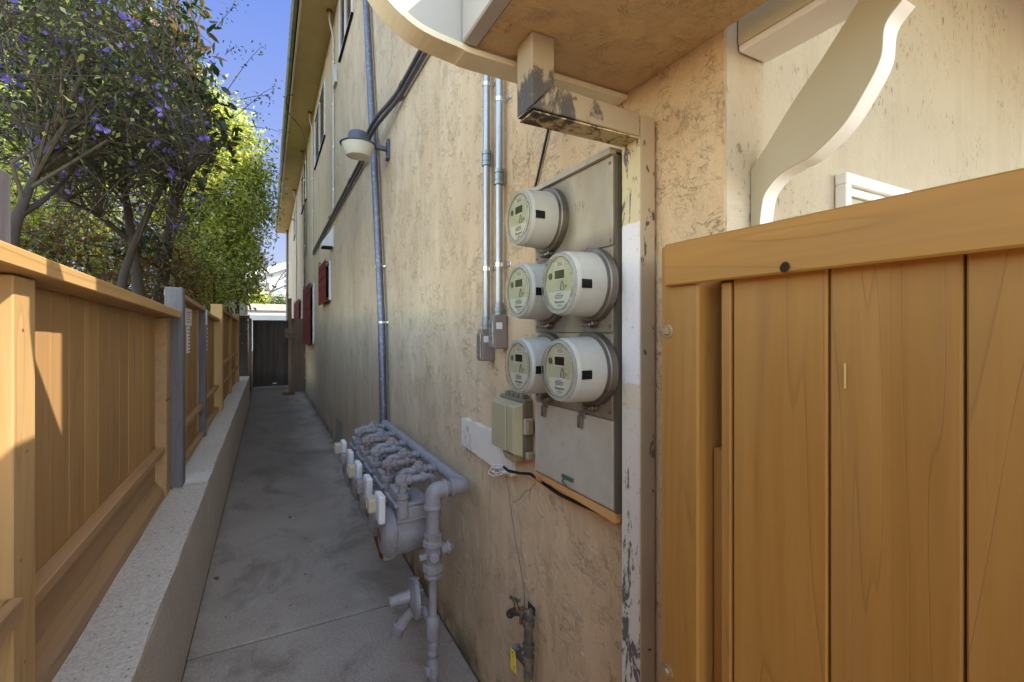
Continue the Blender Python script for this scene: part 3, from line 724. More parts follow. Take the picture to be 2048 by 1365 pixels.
# windows with red security shutters
def redwin(y0, y1, z0, z1, off=.07):
    w = part('window', 'alu', bld, lambda bm: (
        box(bm, XW - .03, XW - .001, y0, y1, z0, z0 + .05, .002), box(bm, XW - .03, XW - .001, y0, y1, z1 - .05, z1, .002),
        box(bm, XW - .03, XW - .001, y0, y0 + .05, z0 + .051, z1 - .051, .002), box(bm, XW - .03, XW - .001, y1 - .05, y1, z0 + .051, z1 - .051, .002)))
    part('pane', 'glass', w, lambda bm: box(bm, XW - .01, XW - .001, y0 + .051, y1 - .051, z0 + .052, z1 - .052)).data.materials[0] = M['dullpane']
    def sh(bm):
        x = XW - off
        box(bm, x - .006, x, y0, y1, z0 - .04, z1 + .02, .002)
        for a in (y0 + .01, y1 - .03):
            for z in (z0 - .02, z1 - .03): box(bm, x + .001, XW - .032, a, a + .02, z, z + .02)
        for k in range(4):
            zz_ = z0 + (z1 - z0) * (k + .5) / 4; box(bm, x - .012, x - .0065, y0 + .03, y1 - .03, zz_ - .008, zz_ + .008)
    s_ = part('security_shutter', 'shutter', w, sh)
    def hoop(bm):
        x = XW - off
        tube(bm, bend([(x, y1 - .03, z1), (x, y1 - .03, z1 + .13), (XW - .01, y1 - .03, z1 + .02)], .06), .006, 8)
    part('hoop', 'shutter', w, hoop)
    return w
redwin(7.10, 8.15, 1.94, 2.50)
redwin(9.8, 11.9, 1.23, 2.42)
redwin(13.4, 16.2, 1.76, 2.32)
# crawl vent patch low on wall
part('crawl_vent', 'gutter', bld, lambda bm: [box(bm, XW - .006, XW - .001, 5.95 + i * .05, 5.955 + i * .05 + .02, .12 + .0, .34) for i in range(12)] + [box(bm, XW - .008, XW - .0065, 5.93, 6.55, .12 + k * .07, .128 + k * .07) for k in range(4)])

# ------------------------------------------------------------------ service items on the wall
def strap(bm, x, y, z, r, wide=.02):
    tube(bm, [(x, y, z - .006), (x, y, z + .006)], r + .0025, 14)
    box(bm, XW - .006, XW - .001, y - r - wide, y + r + wide, z - .006, z + .006)
    cyl(bm, (XW - .004, y - r - wide * .6, z), (-1, 0, 0), .004, .004, 8)
# galvanised downspout
t = thing('downspout', 'long galvanised downspout leaning down the wall behind the barn lamp', 'downspout', (.77, 3.6, 0))
pA, pB, pC_, pD = onX(730, -40, .765), onX(747, 300, .765), onX(763, 640, .765), onX(767, 850, .765)
part('pipe', 'galv', t, lambda bm: tube(bm, [(pA.x, pA.y + .18, ZS - .02), tuple(pA), tuple(pB)], .029, 16))
part('pipe', 'galv', t, lambda bm: tube(bm, [tuple(pB + Vector((0, .003, .04))), tuple(pC_), tuple(pD), (.765, pD.y, .12)], .0275, 16))
for yy in (533, 645):
    q = onX(757 if yy < 600 else 763, yy, .765)
    part('strap', 'chrome', t, lambda bm: (tube(bm, [q - Vector((0, 0, .008)), q + Vector((0, 0, .008))], .031, 16), box(bm, XW - .006, XW - .001, q.y - .07, q.y + .07, q.z - .008, q.z + .008), box(bm, .765, XW - .002, q.y - .032, q.y - .029, q.z - .008, q.z + .008), box(bm, .765, XW - .002, q.y + .029, q.y + .032, q.z - .008, q.z + .008)))
# horizontal pair of old conduits
for i, (dz, x) in enumerate(((0, .782), (-.055, .785))):
    t = thing('conduit', ['upper of the two dark conduits running level along the wall past the lamp', 'lower of the two dark conduits running level along the wall past the lamp'][i], 'conduit', (x, 3, 3.1), 'dark conduits high on the wall')
    zt = 3.115 + dz
    part('tube', 'emt_dark', t, lambda bm: tube(bm, bend([(x, 1.0, zt + .0), (x, 3.18 - i * .1, zt), (x - .075, 3.5, zt - .045), (x - .075, 4.15, zt - .045), (x, 4.4, zt + .0), (x, 9.75, zt - .09)], .12), .015, 10))
    for yy in (1.9, 3.0, 5.2, 7.0):
        part('coupling', 'emt_dark', t, lambda bm: tube(bm, [(x, yy + i * .06, zt), (x, yy + .05 + i * .06, zt)], .019, 12))
# thin vertical pipes
def vpipe(label, y, z0, z1, r=.013, x=.79, m='thinpipe', top=True):
    t = thing('vent_pipe', label, 'pipe', (x, y, z0), 'thin pipes running up the wall')
    pts = [(x, y, z0), (x, y, z1 - .35)] + ([(x - .05, y, z1 - .15), (x - .05, y, z1)] if top else [(x, y, z1)])
    part('pipe', m, t, lambda bm: tube(bm, bend(pts, .08), r, 10))
    part('clip', 'chrome', t, lambda bm: [tube(bm, [(x, y, z), (x, y, z + .02)], r + .003, 10) for z in np.linspace(z0 + .25, z1 - .7, 4)])
    if top: part('collar', 'rust', t, lambda bm: tube(bm, [(x - .05, y, z1 - .02), (x - .05, y, z1 - .001)], r * 3, 12))
    return t
t1_ = vpipe('thin pale pipe running from the eave down to the dark conduits, nearest of its kind', 6.67, 3.15, ZS)
part('junction_box', 'thinpipe', t1_, lambda bm: box(bm, .775, .809, 6.42, 6.62, 4.75, 4.98, .004))
vpipe('thin pale pipe from the eave to the end of the dark conduits', 9.97, 3.0, ZS)
vpipe('thin brownish pipe beside the far upper window running down to the ground', 12.1, .1, 5.78, .016, .785, 'oldpipe')
vpipe('farthest thin pipe at the end of the building wall', 15.7, .3, ZS, .02, .785)
t = thing('corner_downspout', 'grey downspout at the far corner of the apartment building', 'downspout', (.77, 22.2, 0))
part('pipe', 'emt_dark', t, lambda bm: tube(bm, [(.75, 22.2, 0), (.75, 22.2, ZS)], .05, 10))
part('strap', 'rust', t, lambda bm: tube(bm, [(.75, 22.2, 3.0), (.75, 22.2, 3.05)], .056, 10))
# loose cable hanging from the eave
t = thing('drop_cable', 'thin black cable looping off the gutter and down the wall', 'cable', (.5, 9, 5))
def loop(bm):
    a = onX(586, 190, .30); b = onX(575, 225, .26); c_ = onX(590, 240, .34); d = onX(606, 262, .5); e = onX(613, 300, .70); f = onX(614, 400, .79)
    pts = [a, (a + b) / 2 + Vector((-.06, 0, .1)), b, c_, d, e, f, Vector((.79, f.y + .1, 3.2))]
    tube(bm, bend(pts, .3, 6), .007, 6)
part('cable', 'cable', t, loop)
# vent hood
q = onX(664, 480, .80)
t = thing('vent_hood', 'white dryer vent hood below the dark conduits above the red shutters', 'vent', tuple(q))
part('back_plate', 'alu', t, lambda bm: box(bm, XW - .012, XW - .001, q.y - .16, q.y + .16, q.z - .13, q.z + .17, .003))
part('hood', 'alu', t, lambda bm: prism(bm, [(XW - .013, q.z + .14), (XW - .15, q.z - .06), (XW - .15, q.z - .11), (XW - .013, q.z - .11)], 'Y', q.y - .12, q.y + .12, .004))
part('flap', 'black', t, lambda bm: box(bm, XW - .14, XW - .02, q.y - .11, q.y + .11, q.z - .125, q.z - .1115))
# barn light
lc = Vector((.585, 3.51, 2.865))
t = thing('wall_lamp', 'round barn style security lamp with ribbed lens on a dark wall arm', 'lamp', (.80, 3.51, 2.87))
part('lens', 'lens', t, lambda bm: lathe(bm, lc + Vector((0, 0, -.105)), (0, 0, 1), [(.01, 0), (.05, .0), (.082, .008), (.092, .025), (.106, .060), (.114, .082), (.116, .09)], 40))
part('reflector_rim', 'lampmetal', t, lambda bm: lathe(bm, lc + Vector((0, 0, -.014)), (0, 0, 1), [(.118, 0), (.127, .002), (.127, .008), (.10, .018), (.068, .026)], 40))
part('housing', 'lampmetal', t, lambda bm: lathe(bm, lc + Vector((0, 0, .013)), (0, 0, 1), [(.073, 0), (.074, .008), (.066, .055), (.058, .066), (.02, .07)], 32))
part('arm', 'lampmetal', t, lambda bm: hexa(bm, [(lc.x + .06, lc.y - .016, lc.z - .012), (.79, lc.y - .016, lc.z - .022), (.79, lc.y + .016, lc.z - .022), (lc.x + .06, lc.y + .016, lc.z - .012), (lc.x + .06, lc.y - .016, lc.z + .018), (.79, lc.y - .016, lc.z + .008), (.79, lc.y + .016, lc.z + .008), (lc.x + .06, lc.y + .016, lc.z + .018)], .003))
part('mount_plate', 'lampmetal', t, lambda bm: box(bm, .79, .8085, lc.y - .035, lc.y + .035, lc.z - .085, lc.z + .065, .003))
part('bolt', 'chrome', t, lambda bm: [cyl(bm, (.79, lc.y, lc.z + d), (-1, 0, 0), .008, .008, 6) for d in (-.06, .045)])

# two vertical EMT conduits with their LB boxes
def emt(px, ytop, ycpl, ystr, yend, label, boxpx, boxy0, boxy1, gasket):
    p = onX(px, 370, .782); y = p.y
    zz = lambda py: onX(px, py, .782).z
    t = thing('conduit', label, 'conduit', (.782, y, zz(yend)), 'bright steel conduits above the meter boxes')
    part('tube', 'emt', t, lambda bm: tube(bm, [(.782, y, zz(yend)), (.782, y, 2.6)], .0138, 20))
    def cpl(bm):
        z0 = zz(ycpl)
        lathe(bm, (.782, y, z0 - .03), (0, 0, 1), [(.0165, 0), (.0195, .001), (.0195, .014), (.0165, .015), (.0165, .018), (.018, .019), (.018, .041), (.0165, .042), (.0165, .045), (.0195, .046), (.0195, .059), (.0165, .06)], 20)
    part('coupling', 'coupling', t, cpl)
    for k, yy in enumerate(ystr):
        z = zz(yy)
        part('strap', 'chrome', t, lambda bm: (tube(bm, [(.782, y, z - .008), (.782, y, z + .008)], .016, 18), box(bm, XW - .0035, XW - .001, y - .05, y - .01, z - .008, z + .008, .001), cyl(bm, (XW - .004, y - .036, z), (-1, 0, 0), .005, .005, 8)))
    part('connector', 'coupling', t, lambda bm: lathe(bm, (.782, y, zz(yend) - .005), (0, 0, 1), [(.0175, 0), (.0175, .012), (.021, .013), (.021, .022), (.018, .023), (.018, .045), (.0155, .046)], 18))
    zt, zb = zz(yend) - .006, zz(boxy1)
    b = part('elbow_box', 'box_taupe', t, lambda bm: box(bm, .752, XW - .001, y - .021, y + .022, zb, zt, .006, 3), 'taupe cast metal access box')
    part('cover', 'chrome', b, lambda bm: box(bm, .746, .7515, y - .019, y + .020, zb + .006, zt - .02, .004, 2))
    part('cover_label', 'sign_white', b, lambda bm: box(bm, .76, .785, y - .0225, y - .0212, zb + .075, zb + .1, .0005))
emt(998, 100, 355, (95, 200, 530), 628, 'right one of the two bright steel conduits, ending in the higher box', 998, 630, 698, 0)
emt(973, 100, 318, (170, 538,), 655, 'left one of the two bright steel conduits, ending in the lower box', 973, 660, 722, 0)
# thin black cable stapled to the wall
t = thing('wall_cable', 'straight thin black cable dropping slantwise behind the steel frame to the meter panel', 'cable', (.8, 1.3, 2))
ca, cb = onX(1130, 120, .802), onX(1068, 385, .802)
part('cable', 'cable', t, lambda bm: tube(bm, [ca, (ca + cb) / 2 + Vector((0, .003, 0)), cb], .0042, 8))
# white peeling board
t = thing('backing_board', 'cream painted wooden board with peeling edges beside the beige box', 'board', (.80, 1.8, 1.04))
def bb(bm):
    P0, P1 = onX(922, 836, .785), onX(984, 862, .785)
    n = 14; top = []; bot = []
    for i in range(n + 1):
        y = P0.y + (1.50 - P0.y) * i / n
        top.append((y, P0.z + .004 * math.sin(i * 1.7))); bot.append((y, .972 - .004 * i / n * 3 + random.uniform(-.004, .004)))
    prism(bm, top + list(reversed(bot)), 'X', .787, XW - .001, .001)
part('board', 'board', t, bb)
# beige network interface box
bx0, bx1 = 1.372, 1.562
t = thing('utility_box', 'olive beige plastic telephone box on the wall left of the meter panel', 'utility box', (.77, 1.47, 1.15))
part('base', 'nid_dark', t, lambda bm: box(bm, .772, XW - .001, bx0 + .004, bx1 - .002, 1.062, 1.262, .004))
def cover(bm):
    z0, z1 = 1.064, 1.252
    hexa(bm, [(.772, bx0, z0), (.772, bx1, z0), (.772, bx1, z1), (.772, bx0, z1), (.738, bx0 + .016, z0 + .012), (.738, bx1 - .004, z0 + .012), (.738, bx1 - .004, z1 - .012), (.738, bx0 + .016, z1 - .012)], .005)
part('cover', 'nid', t, cover)
part('raised_panel', 'nid', t, lambda bm: box(bm, .733, .7385, bx0 + .062, bx1 - .012, 1.078, 1.24, .003))
part('hinge_lugs', 'nid_dark', t, lambda bm: [box(bm, .775, .80, bx0 + .02 + k * .035, bx0 + .045 + k * .035, 1.262, 1.278, .002) for k in range(4)])
part('latch', 'nid', t, lambda bm: (box(bm, .766, .80, bx0 - .018, bx0 - .001, 1.145, 1.20, .004), cyl(bm, (.78, bx0 - .01, 1.158), (0, 0, 1), .011, .03, 12), box(bm, .775, .80, bx0 - .02, bx0 - .001, 1.062, 1.085, .003)))
part('cable_boot', 'nid', t, lambda bm: hexa(bm, [(.765, bx0 + .06, 1.035), (.765, bx0 + .13, 1.035), (.80, bx0 + .13, 1.035), (.80, bx0 + .06, 1.035), (.757, bx0 + .05, 1.0615), (.757, bx0 + .14, 1.0615), (.80, bx0 + .14, 1.0615), (.80, bx0 + .05, 1.0615)], .003))
# cable run under panel
t = thing('ground_cable', 'thick black cable running from the beige box under the meter panel to the gate frame', 'cable', (.78, 1.2, .95))
def gc(bm):
    pts = [onX(p[0], p[1], .775) for p in ((1008, 934), (1016, 942), (1040, 947), (1060, 948), (1068, 953), (1085, 966), (1120, 990), (1170, 1013), (1210, 1030), (1246, 1041))]
    tube(bm, bend(pts, .02, 3), .0052, 10)
part('cable', 'cable', t, gc)
def ww(bm):
    for dx, dy in ((0, 0), (6, 4), (-4, 6)):
        pts = [onX(x + dx, y + dy, .775) for x, y in ((1005, 930), (985, 930), (980, 940), (990, 947), (1012, 942), (1016, 938))]
        tube(bm, bend(pts, .015, 4), .0016, 6)
    p = onX(1000, 950, .77); q_ = onX(1010, 944, .77); tube(bm, [p, q_], .003, 8)
part('wire_loop', 'white_wire', t, ww)
t = thing('ground_wire', 'thin grey wire hanging down the wall from the beige box to the tap', 'wire', (.8, 1.4, .6))
part('wire', 'wire', t, lambda bm: tube(bm, bend([onX(x, y, .797) for x, y in ((1010, 945), (1016, 975), (1022, 1020), (1032, 1090), (1044, 1150), (1050, 1195), (1048, 1225))], .05, 3), .0019, 6))

# ------------------------------------------------------------------ meter panel
PX0 = .742
t = thing('meter_cabinet', 'tall grey steel switchgear panel with stacked sections carrying five round meters', 'electric panel', (.775, 1.05, 1.05))
py0, py1 = .876, 1.250; pz0, pz1 = 1.056, 1.936
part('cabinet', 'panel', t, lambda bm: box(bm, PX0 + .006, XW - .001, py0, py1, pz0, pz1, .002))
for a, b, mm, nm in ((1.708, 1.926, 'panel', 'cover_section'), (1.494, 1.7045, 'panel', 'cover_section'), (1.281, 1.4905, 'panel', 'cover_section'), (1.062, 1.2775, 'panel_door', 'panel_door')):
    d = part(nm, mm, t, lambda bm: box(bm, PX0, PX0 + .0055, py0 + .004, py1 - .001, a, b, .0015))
part('top_flashing', 'panel_door', t, lambda bm: box(bm, PX0 - .012, XW - .002, py0, py1 + .004, 1.9275, 1.943, .001))
part('side_gap_shade', 'flange', t, lambda bm: box(bm, PX0 + .003, PX0 + .05, py0 - .010, py0 - .0005, pz0, pz1 - .012))  # dark strip standing in for the shadow gap beside the cabinet
for y in (1.185, 1.0):
    part('hasp', 'ring', t, lambda bm: (box(bm, PX0 - .004, PX0 - .0005, y - .012, y + .014, 1.268, 1.284, .001), box(bm, PX0 - .009, PX0 - .0045, y - .004, y + .014, 1.24, 1.272, .001), cyl(bm, (PX0 - .009, y + .005, 1.247), (-1, 0, 0), .004, .004, 8)))
hn = onX(1137, 978, PX0)
part('door_handle', 'greenmetal', t, lambda bm: (box(bm, PX0 - .006, PX0 - .0005, hn.y - .026, hn.y + .028, 1.083, 1.094, .002), tube(bm, bend([(PX0 - .004, hn.y + .01, 1.088), (PX0 - .02, hn.y + .004, 1.082), (PX0 - .02, hn.y - .018, 1.074)], .008), .003, 8)))
part('screw', 'ring', t, lambda bm: [cyl(bm, (PX0, yy, z_), (-1, 0, 0), .004, .0025, 8) for yy in (.89, 1.235) for z_ in (1.72, 1.91, 1.51, 1.3)])
def chalk(bm):
    def st(pts, r=.0011):
        tube(bm, [(PX0 - .0006, y, z_) for y, z_ in pts], r, 5)
    # N o   (high on the blank cover)
    st([(1.035, 1.815), (1.032, 1.845), (1.018, 1.817), (1.014, 1.848)]); st([(1.005, 1.835), (.999, 1.845), (.993, 1.835), (.999, 1.825), (1.005, 1.835)])
    st([(.916, 1.452), (.912, 1.470), (.907, 1.450)]); st([(.917, 1.458), (.905, 1.457)]); st([(.911, 1.475), (.911, 1.445)])
part('chalk_marks', 'ink2', t, chalk).data.materials[0] = M['panel_door']
part('ledger', 'orangewood', t, lambda bm: hexa(bm, [(PX0 + .004, py0, 1.030), (PX0 + .004, 1.262, 1.040), (XW - .001, 1.262, 1.040), (XW - .001, py0, 1.030), (PX0 + .004, py0, 1.0545), (PX0 + .004, 1.262, 1.0545), (XW - .001, 1.262, 1.0545), (XW - .001, py0, 1.0545)], .001))
part('wood_block', 'orangewood', t, lambda bm: box(bm, .765, XW - .001, 1.252, 1.285, 1.018, 1.05, .002))

# meters (axis points to -x). built once in place, then copied
def make_meter(label, Y, Z, lcd):
    R0 = .0805; xb = PX0 - .001
    t = thing('electric_meter', label, 'electric meter', (xb, Y, Z), 'round electric meters on the panel')
    part('socket_ring', 'ring', t, lambda bm: lathe(bm, (xb, Y, Z), (-1, 0, 0), [(.094, 0), (.094, .019), (.091, .0215), (.0865, .0215), (.0865, .024), (.0835, .024)], 56))
    def clasp(bm):
        box(bm, xb - .026, xb - .002, Y - .012, Y + .022, Z - .106, Z - .0945, .003)
        box(bm, xb - .024, xb - .004, Y - .022, Y - .0125, Z - .103, Z - .092, .002)
    part('ring_clasp', 'ring', t, clasp)
    part('body', 'meter', t, lambda bm: lathe(bm, (xb - .0245, Y, Z), (-1, 0, 0), [(.0825, 0), (.0815, .025), (.0795, .062), (.079, .066), (.0795, .068), (.0785, .076), (.074, .0835), (.067, .0845), (.0655, .082), (.0655, .079)], 56))
    fx = xb - .0245 - .0792
    part('face_plate', 'meter_face', t, lambda bm: lathe(bm, (fx + .0005, Y, Z), (-1, 0, 0), [(.0652, 0), (.0652, .0015)], 56))
    fx -= .0013
    # face markings: note +y is left when looking at it
    lc_ = part('display', lcd, t, lambda bm: box(bm, fx - .0012, fx, Y - .020, Y + .022, Z + .012, Z + .033, .0004))
    part('display_frame', 'meter_label', t, lambda bm: (box(bm, fx - .0008, fx, Y - .0235, Y - .0203, Z + .009, Z + .036), box(bm, fx - .0008, fx, Y + .0223, Y + .0255, Z + .009, Z + .036), box(bm, fx - .0008, fx, Y - .0203, Y + .0223, Z + .009, Z + .0118), box(bm, fx - .0008, fx, Y - .0203, Y + .0223, Z + .0332, Z + .036)))
    part('optical_port', 'ink2', t, lambda bm: lathe(bm, (fx, Y + .042, Z + .021), (-1, 0, 0), [(.0085, 0), (.0085, .001), (.006, .0018)], 20))
    def lab(bm):
        pts = []
        for k in range(25):
            a = math.pi * k / 24 + math.pi
            pts.append((Y + .058 * math.cos(a), Z - .010 + .052 * math.sin(a)))
        pts = [(Y - .050, Z - .020)] + [p for p in pts if p[1] < Z - .0205 and abs(p[0] - Y) < .050] + [(Y + .050, Z - .020)]
        prism(bm, pts, 'X', fx - .0006, fx)
        box(bm, fx - .0006, fx, Y - .020, Y + .020, Z + .040, Z + .054)
    part('label_plate', 'meter_label', t, lab)
    def ink(bm):
        a = fx - .0012; b = fx - .0006
        rr = random.Random(int(Y * 1000 + Z * 77))
        for k, (w, h_, zz_) in enumerate([(.022, .0014, -.0245), (.036, .002, -.0285), (.034, .0014, -.0325), (.028, .0014, -.0355)]):
            y_ = Y + .004 + w / 2
            while y_ > Y + .004 - w / 2:
                l = rr.uniform(.002, .006); box(bm, a, b, y_ - l, y_, Z + zz_ - h_, Z + zz_); y_ -= l + .001
        y_ = Y + .020                           # larger handwritten-like line
        for k in range(8):
            hgt = .005 if k else .0075
            tube(bm, [(a, y_, Z - .048), (a, y_ - .0015, Z - .048 + hgt), (a, y_ - .0035, Z - .047)], .00055, 4); y_ -= .0052
        for w, zz_ in ((.012, -.0505), (.028, -.0535), (.016, -.0565)): box(bm, a, b, Y - w / 2, Y + w / 2, Z + zz_ - .001, Z + zz_)
        for k in range(4): box(bm, a, b, Y - .014 + .001 * k, Y + .012, Z + .0435 + k * .0026, Z + .0445 + k * .0026)
        for dy, dz in ((.02, .057), (-.048, .03), (-.047, .020)): box(bm, fx - .001, fx, Y + dy - .001, Y + dy + .001, Z + dz - .0015, Z + dz + .0015)
    part('printing', 'ink2', t, ink)
    def bell(bm):
        a = fx - .001; yy = Y - .012; z_ = Z - .008
        tube(bm, [(a, yy + .009, z_ - .008), (a, yy + .004, z_ + .010), (a, yy + .001, z_ + .013), (a, yy - .003, z_ + .008), (a, yy - .007, z_ - .008)], .0008, 6)
        tube(bm, [(a, yy + .010, z_ - .008), (a, yy - .008, z_ - .0085)], .0006, 6)
        for k in range(3): tube(bm, [(a, yy - .012 - k * .003, z_ + .003), (a, yy - .0135 - k * .003, z_), (a, yy - .012 - k * .003, z_ - .004)], .0004, 4)
    part('bell_symbol', 'ink2', t, bell)
    # domed clear rim
    # black sticker on the -y flank
    def stk(bm):
        r = .0808; n = 6; rows = []
        for i in range(n + 1):
            a = R(-100 + 0) + (i / n - .5) * .30
            rows.append([bm.verts.new((x, Y + r * math.cos(R(-90)) + r * math.sin(a + R(90)) * 0 + r * math.cos(a) , Z + r * math.sin(a))) for x in (xb - .097, xb - .071)])
        for p, q2 in zip(rows, rows[1:]): bm.faces.new((p[0], p[1], q2[1], q2[0]))
    def stk2(bm):
        r0_, r1_ = .0798, .0812; n = 6; rows = []
        for i in range(n + 1):
            a = math.pi + (i / n - .5) * .26     # facing -y
            rows.append([bm.verts.new((x, Y + r * math.cos(a), Z - .006 + r * math.sin(a))) for r in (r0_, r1_) for x in (xb - .098, xb - .069)])
        for p, q2 in zip(rows, rows[1:]):
            for i0, i1 in ((0, 1), (3, 2), (1, 3), (2, 0)): bm.faces.new((p[i0], p[i1], q2[i1], q2[i0]))
        bm.faces.new((rows[0][0], rows[0][1], rows[0][3], rows[0][2])); bm.faces.new((rows[-1][0], rows[-1][2], rows[-1][3], rows[-1][1]))
    part('black_sticker', 'blk_tape', t, stk2)
    return t
g = G('clear_meter_rim'); M['clear'] = g.end(g.pbr((.9, .88, .8), .08, 0, None, Transmission_Weight=1.0, IOR=1.25))
def rimfn(t, Y, Z):
    xb = PX0 - .001 - .0245 - .083
    part('clear_rim', 'clear', t, lambda bm: lathe(bm, (xb, Y, Z), (-1, 0, 0), [(.0655, 0), (.0755, 0), (.0745, .006), (.069, .009), (.066, .0085), (.0655, .002)], 56))
ms = [('topmost electric meter, alone under the slanted flashing', 1.158, 1.822, 'lcd'),
      ('electric meter at the right of the middle row, green display', .950, 1.615, 'lcd'),
      ('electric meter at the left of the middle row, half hidden by its neighbour', 1.158, 1.612, 'lcd'),
      ('electric meter at the left of the bottom row, dark display', 1.158, 1.398, 'lcd_dark'),
      ('electric meter at the right of the bottom row, dark display', .950, 1.402, 'lcd_dark')]
for lb, Y, Z, l_ in ms:
    mt = make_meter(lb, Y, Z, l_); rimfn(mt, Y, Z)

# ------------------------------------------------------------------ steel portal frame
t = thing('steel_frame', 'tan square steel frame with peeling paint, jogging up to the porch ceiling', 'steel frame', (.78, .82, 0))
fy0, fy1 = .800, .863
part('upright_face', 'frame_tan', t, lambda bm: box(bm, .757, .801, fy0, fy0 + .003, 0, 1.996, .001))
part('upright', 'frame_side', t, lambda bm: box(bm, .755, .801, fy0 + .0032, fy1, 0, 1.994, .002))
part('beam', 'frame_beam', t, lambda bm: hexa(bm, [(.468, fy0, 1.948), (.7545, fy0, 1.944), (.7545, fy1, 1.944), (.468, fy1, 1.948), (.522, fy0, 2.004), (.7545, fy0, 1.9965), (.7545, fy1, 1.9965), (.522, fy1, 2.004)], .002))
part('beam_underside', 'frame_under', t, lambda bm: box(bm, .474, .754, fy0 + .003, fy1 - .003, 1.9405, 1.9435))
part('riser', 'frame_beam', t, lambda bm: hexa(bm, [(.468, fy0, 1.950), (.522, fy0, 2.006), (.522, fy1, 2.006), (.468, fy1, 1.950), (.468, fy0, 2.101), (.522, fy0, 2.101), (.522, fy1, 2.101), (.468, fy1, 2.101)], .002))

# ------------------------------------------------------------------ near gate
t = thing('wooden_gate', 'orange-brown vertical board gate with heavy top rail filling the right side', 'gate', (.72, .2, 0))
part('hinge_post', 'gate', t, lambda bm: box(bm, .702, XW - .003, .594, .686, 0, 1.668, .004))
part('top_rail', 'gate_h', t, lambda bm: box(bm, .688, .7015, -2.0, .664, 1.586, 1.668, .003))
part('rail_back', 'gate_h', t, lambda bm: box(bm, .7405, .80, -2.0, .55, 1.55, 1.60, .003))
def gb(bm):
    for a, b in ((.3805, .534), (.2325, .3775), (.085, .2295), (-.065, .082), (-.215, -.068), (-.365, -.218), (-.515, -.368), (-.665, -.518), (-.815, -.668), (-.965, -.818), (-1.115, -.968), (-1.265, -1.118), (-1.415, -1.268), (-1.565, -1.418), (-1.75, -1.568), (-2.0, -1.753)):
        box(bm, .7195 + random.uniform(-.001, .001), .738, a, b, 0.03, 1.6, .0025)
part('boards', 'gate', t, gb)
part('backing_board', 'gate_shade', t, lambda bm: box(bm, .7392, .7402, -2.0, .53, .03, 1.585))  # added dark sheet giving the gaps between boards their shade
part('edge_batten', 'gate', t, lambda bm: box(bm, .716, .74, .537, .556, .03, 1.584, .002))
part('jamb', 'gate_shade', t, lambda bm: box(bm, .765, .80, .45, .592, 0, 1.60, .002))  # shade of the recessed slot put into the dark colour
part('stop_strip', 'gate', t, lambda bm: box(bm, .742, .7645, .562, .5925, 0, 1.28, .002))
for z_ in (onX(1336, 663, .702).z, onX(1340, 1345, .702).z):
    yb = onX(1336, 663, .702).y
    part('bolt', 'boltm', t, lambda bm: (lathe(bm, (.7018, yb, z_), (-1, 0, 0), [(.0135, 0), (.0135, .0018), (.012, .0025)], 24), lathe(bm, (.6995, yb, z_), (-1, 0, 0), [(.0085, 0), (.0085, .004), (.006, .0065)], 6)))
kn = onX(1570, 536, .688)
M['knotm'] = painted('dark_knot_wood', (.035, .016, .007), .8, (.01, .006, .003), .6, 60)
part('knot', 'knotm', t, lambda bm: lathe(bm, (.6868, kn.y, kn.z + .001), (-1, .15, .1), [(.0085, 0), (.0065, .0012), (.004, .0008), (.002, .0003)], 9))
kn2 = onX(1691, 752, .7195)
M['scrape'] = painted('yellow_scrape', (.55, .36, .12), .6, (.4, .25, .1), .2)
part('paint_scrape', 'scrape', t, lambda bm: box(bm, .7176, .7186, kn2.y - .0016, kn2.y + .0016, kn2.z - .018, kn2.z + .018, .0004))

# ------------------------------------------------------------------ taps
t = thing('water_tap', 'brass hose tap with green handle on the upper end of the old pipe', 'tap', (.78, 1.34, .62))
P = lambda x, y, X=.77: onX(x, y, X)
a = P(1056, 1236)
part('flange', 'oldpipe', t, lambda bm: lathe(bm, (a.x, a.y + .018, a.z), (0, 1, 0), [(.016, 0), (.018, .006), (.018, .012), (.012, .016)], 12))
part('body', 'brass', t, lambda bm: (tube(bm, [(a.x, a.y + .015, a.z), (a.x - .01, a.y + .04, a.z), (a.x - .015, a.y + .055, a.z - .003), (a.x - .022, a.y + .085, a.z - .022)], [.012, .013, .015, .011], 12),
     lathe(bm, (a.x - .021, a.y + .078, a.z - .018), (-.1, .65, -.75), [(.0125, 0), (.0145, .003), (.0145, .016), (.012, .018)], 14)))
part('stem', 'brass', t, lambda bm: tube(bm, [(a.x - .013, a.y + .045, a.z), (a.x - .018, a.y + .062, a.z + .034)], [.010, .006], 10))
part('handle', 'greenmetal', t, lambda bm: (tube(bm, [(a.x - .018, a.y + .092, a.z + .026), (a.x - .018, a.y + .062, a.z + .036), (a.x - .018, a.y + .03, a.z + .046)], [.006, .0035, .006], 10), lathe(bm, (a.x - .018, a.y + .062, a.z + .031), (0, .2, 1), [(.008, 0), (.008, .008), (.004, .010)], 10)))
part('wire_wrap', 'wire', t, lambda bm: [tube(bm, [(a.x + .016 * math.cos(k * .5), a.y + .012 + k * .0009, a.z + .016 * math.sin(k * .5)) for k in range(26)], .0017, 6)])
part('clamp', 'rust', t, lambda bm: box(bm, a.x - .016, a.x + .005, a.y + .022, a.y + .034, a.z - .034, a.z - .012, .002))
part('clamp', 'rust', t, lambda bm: (box(bm, a.x - .014, a.x + .006, a.y + .02, a.y + .036, a.z + .012, a.z + .022, .002),))
t = thing('water_pipe', 'old iron water pipe with peeling tan paint rising from the ground under the taps', 'pipe', (.775, 1.3, 0))
part('pipe', 'oldpipe', t, lambda bm: tube(bm, [(.772, a.y, 0), (.772, a.y, a.z + .022)], .0155, 18))
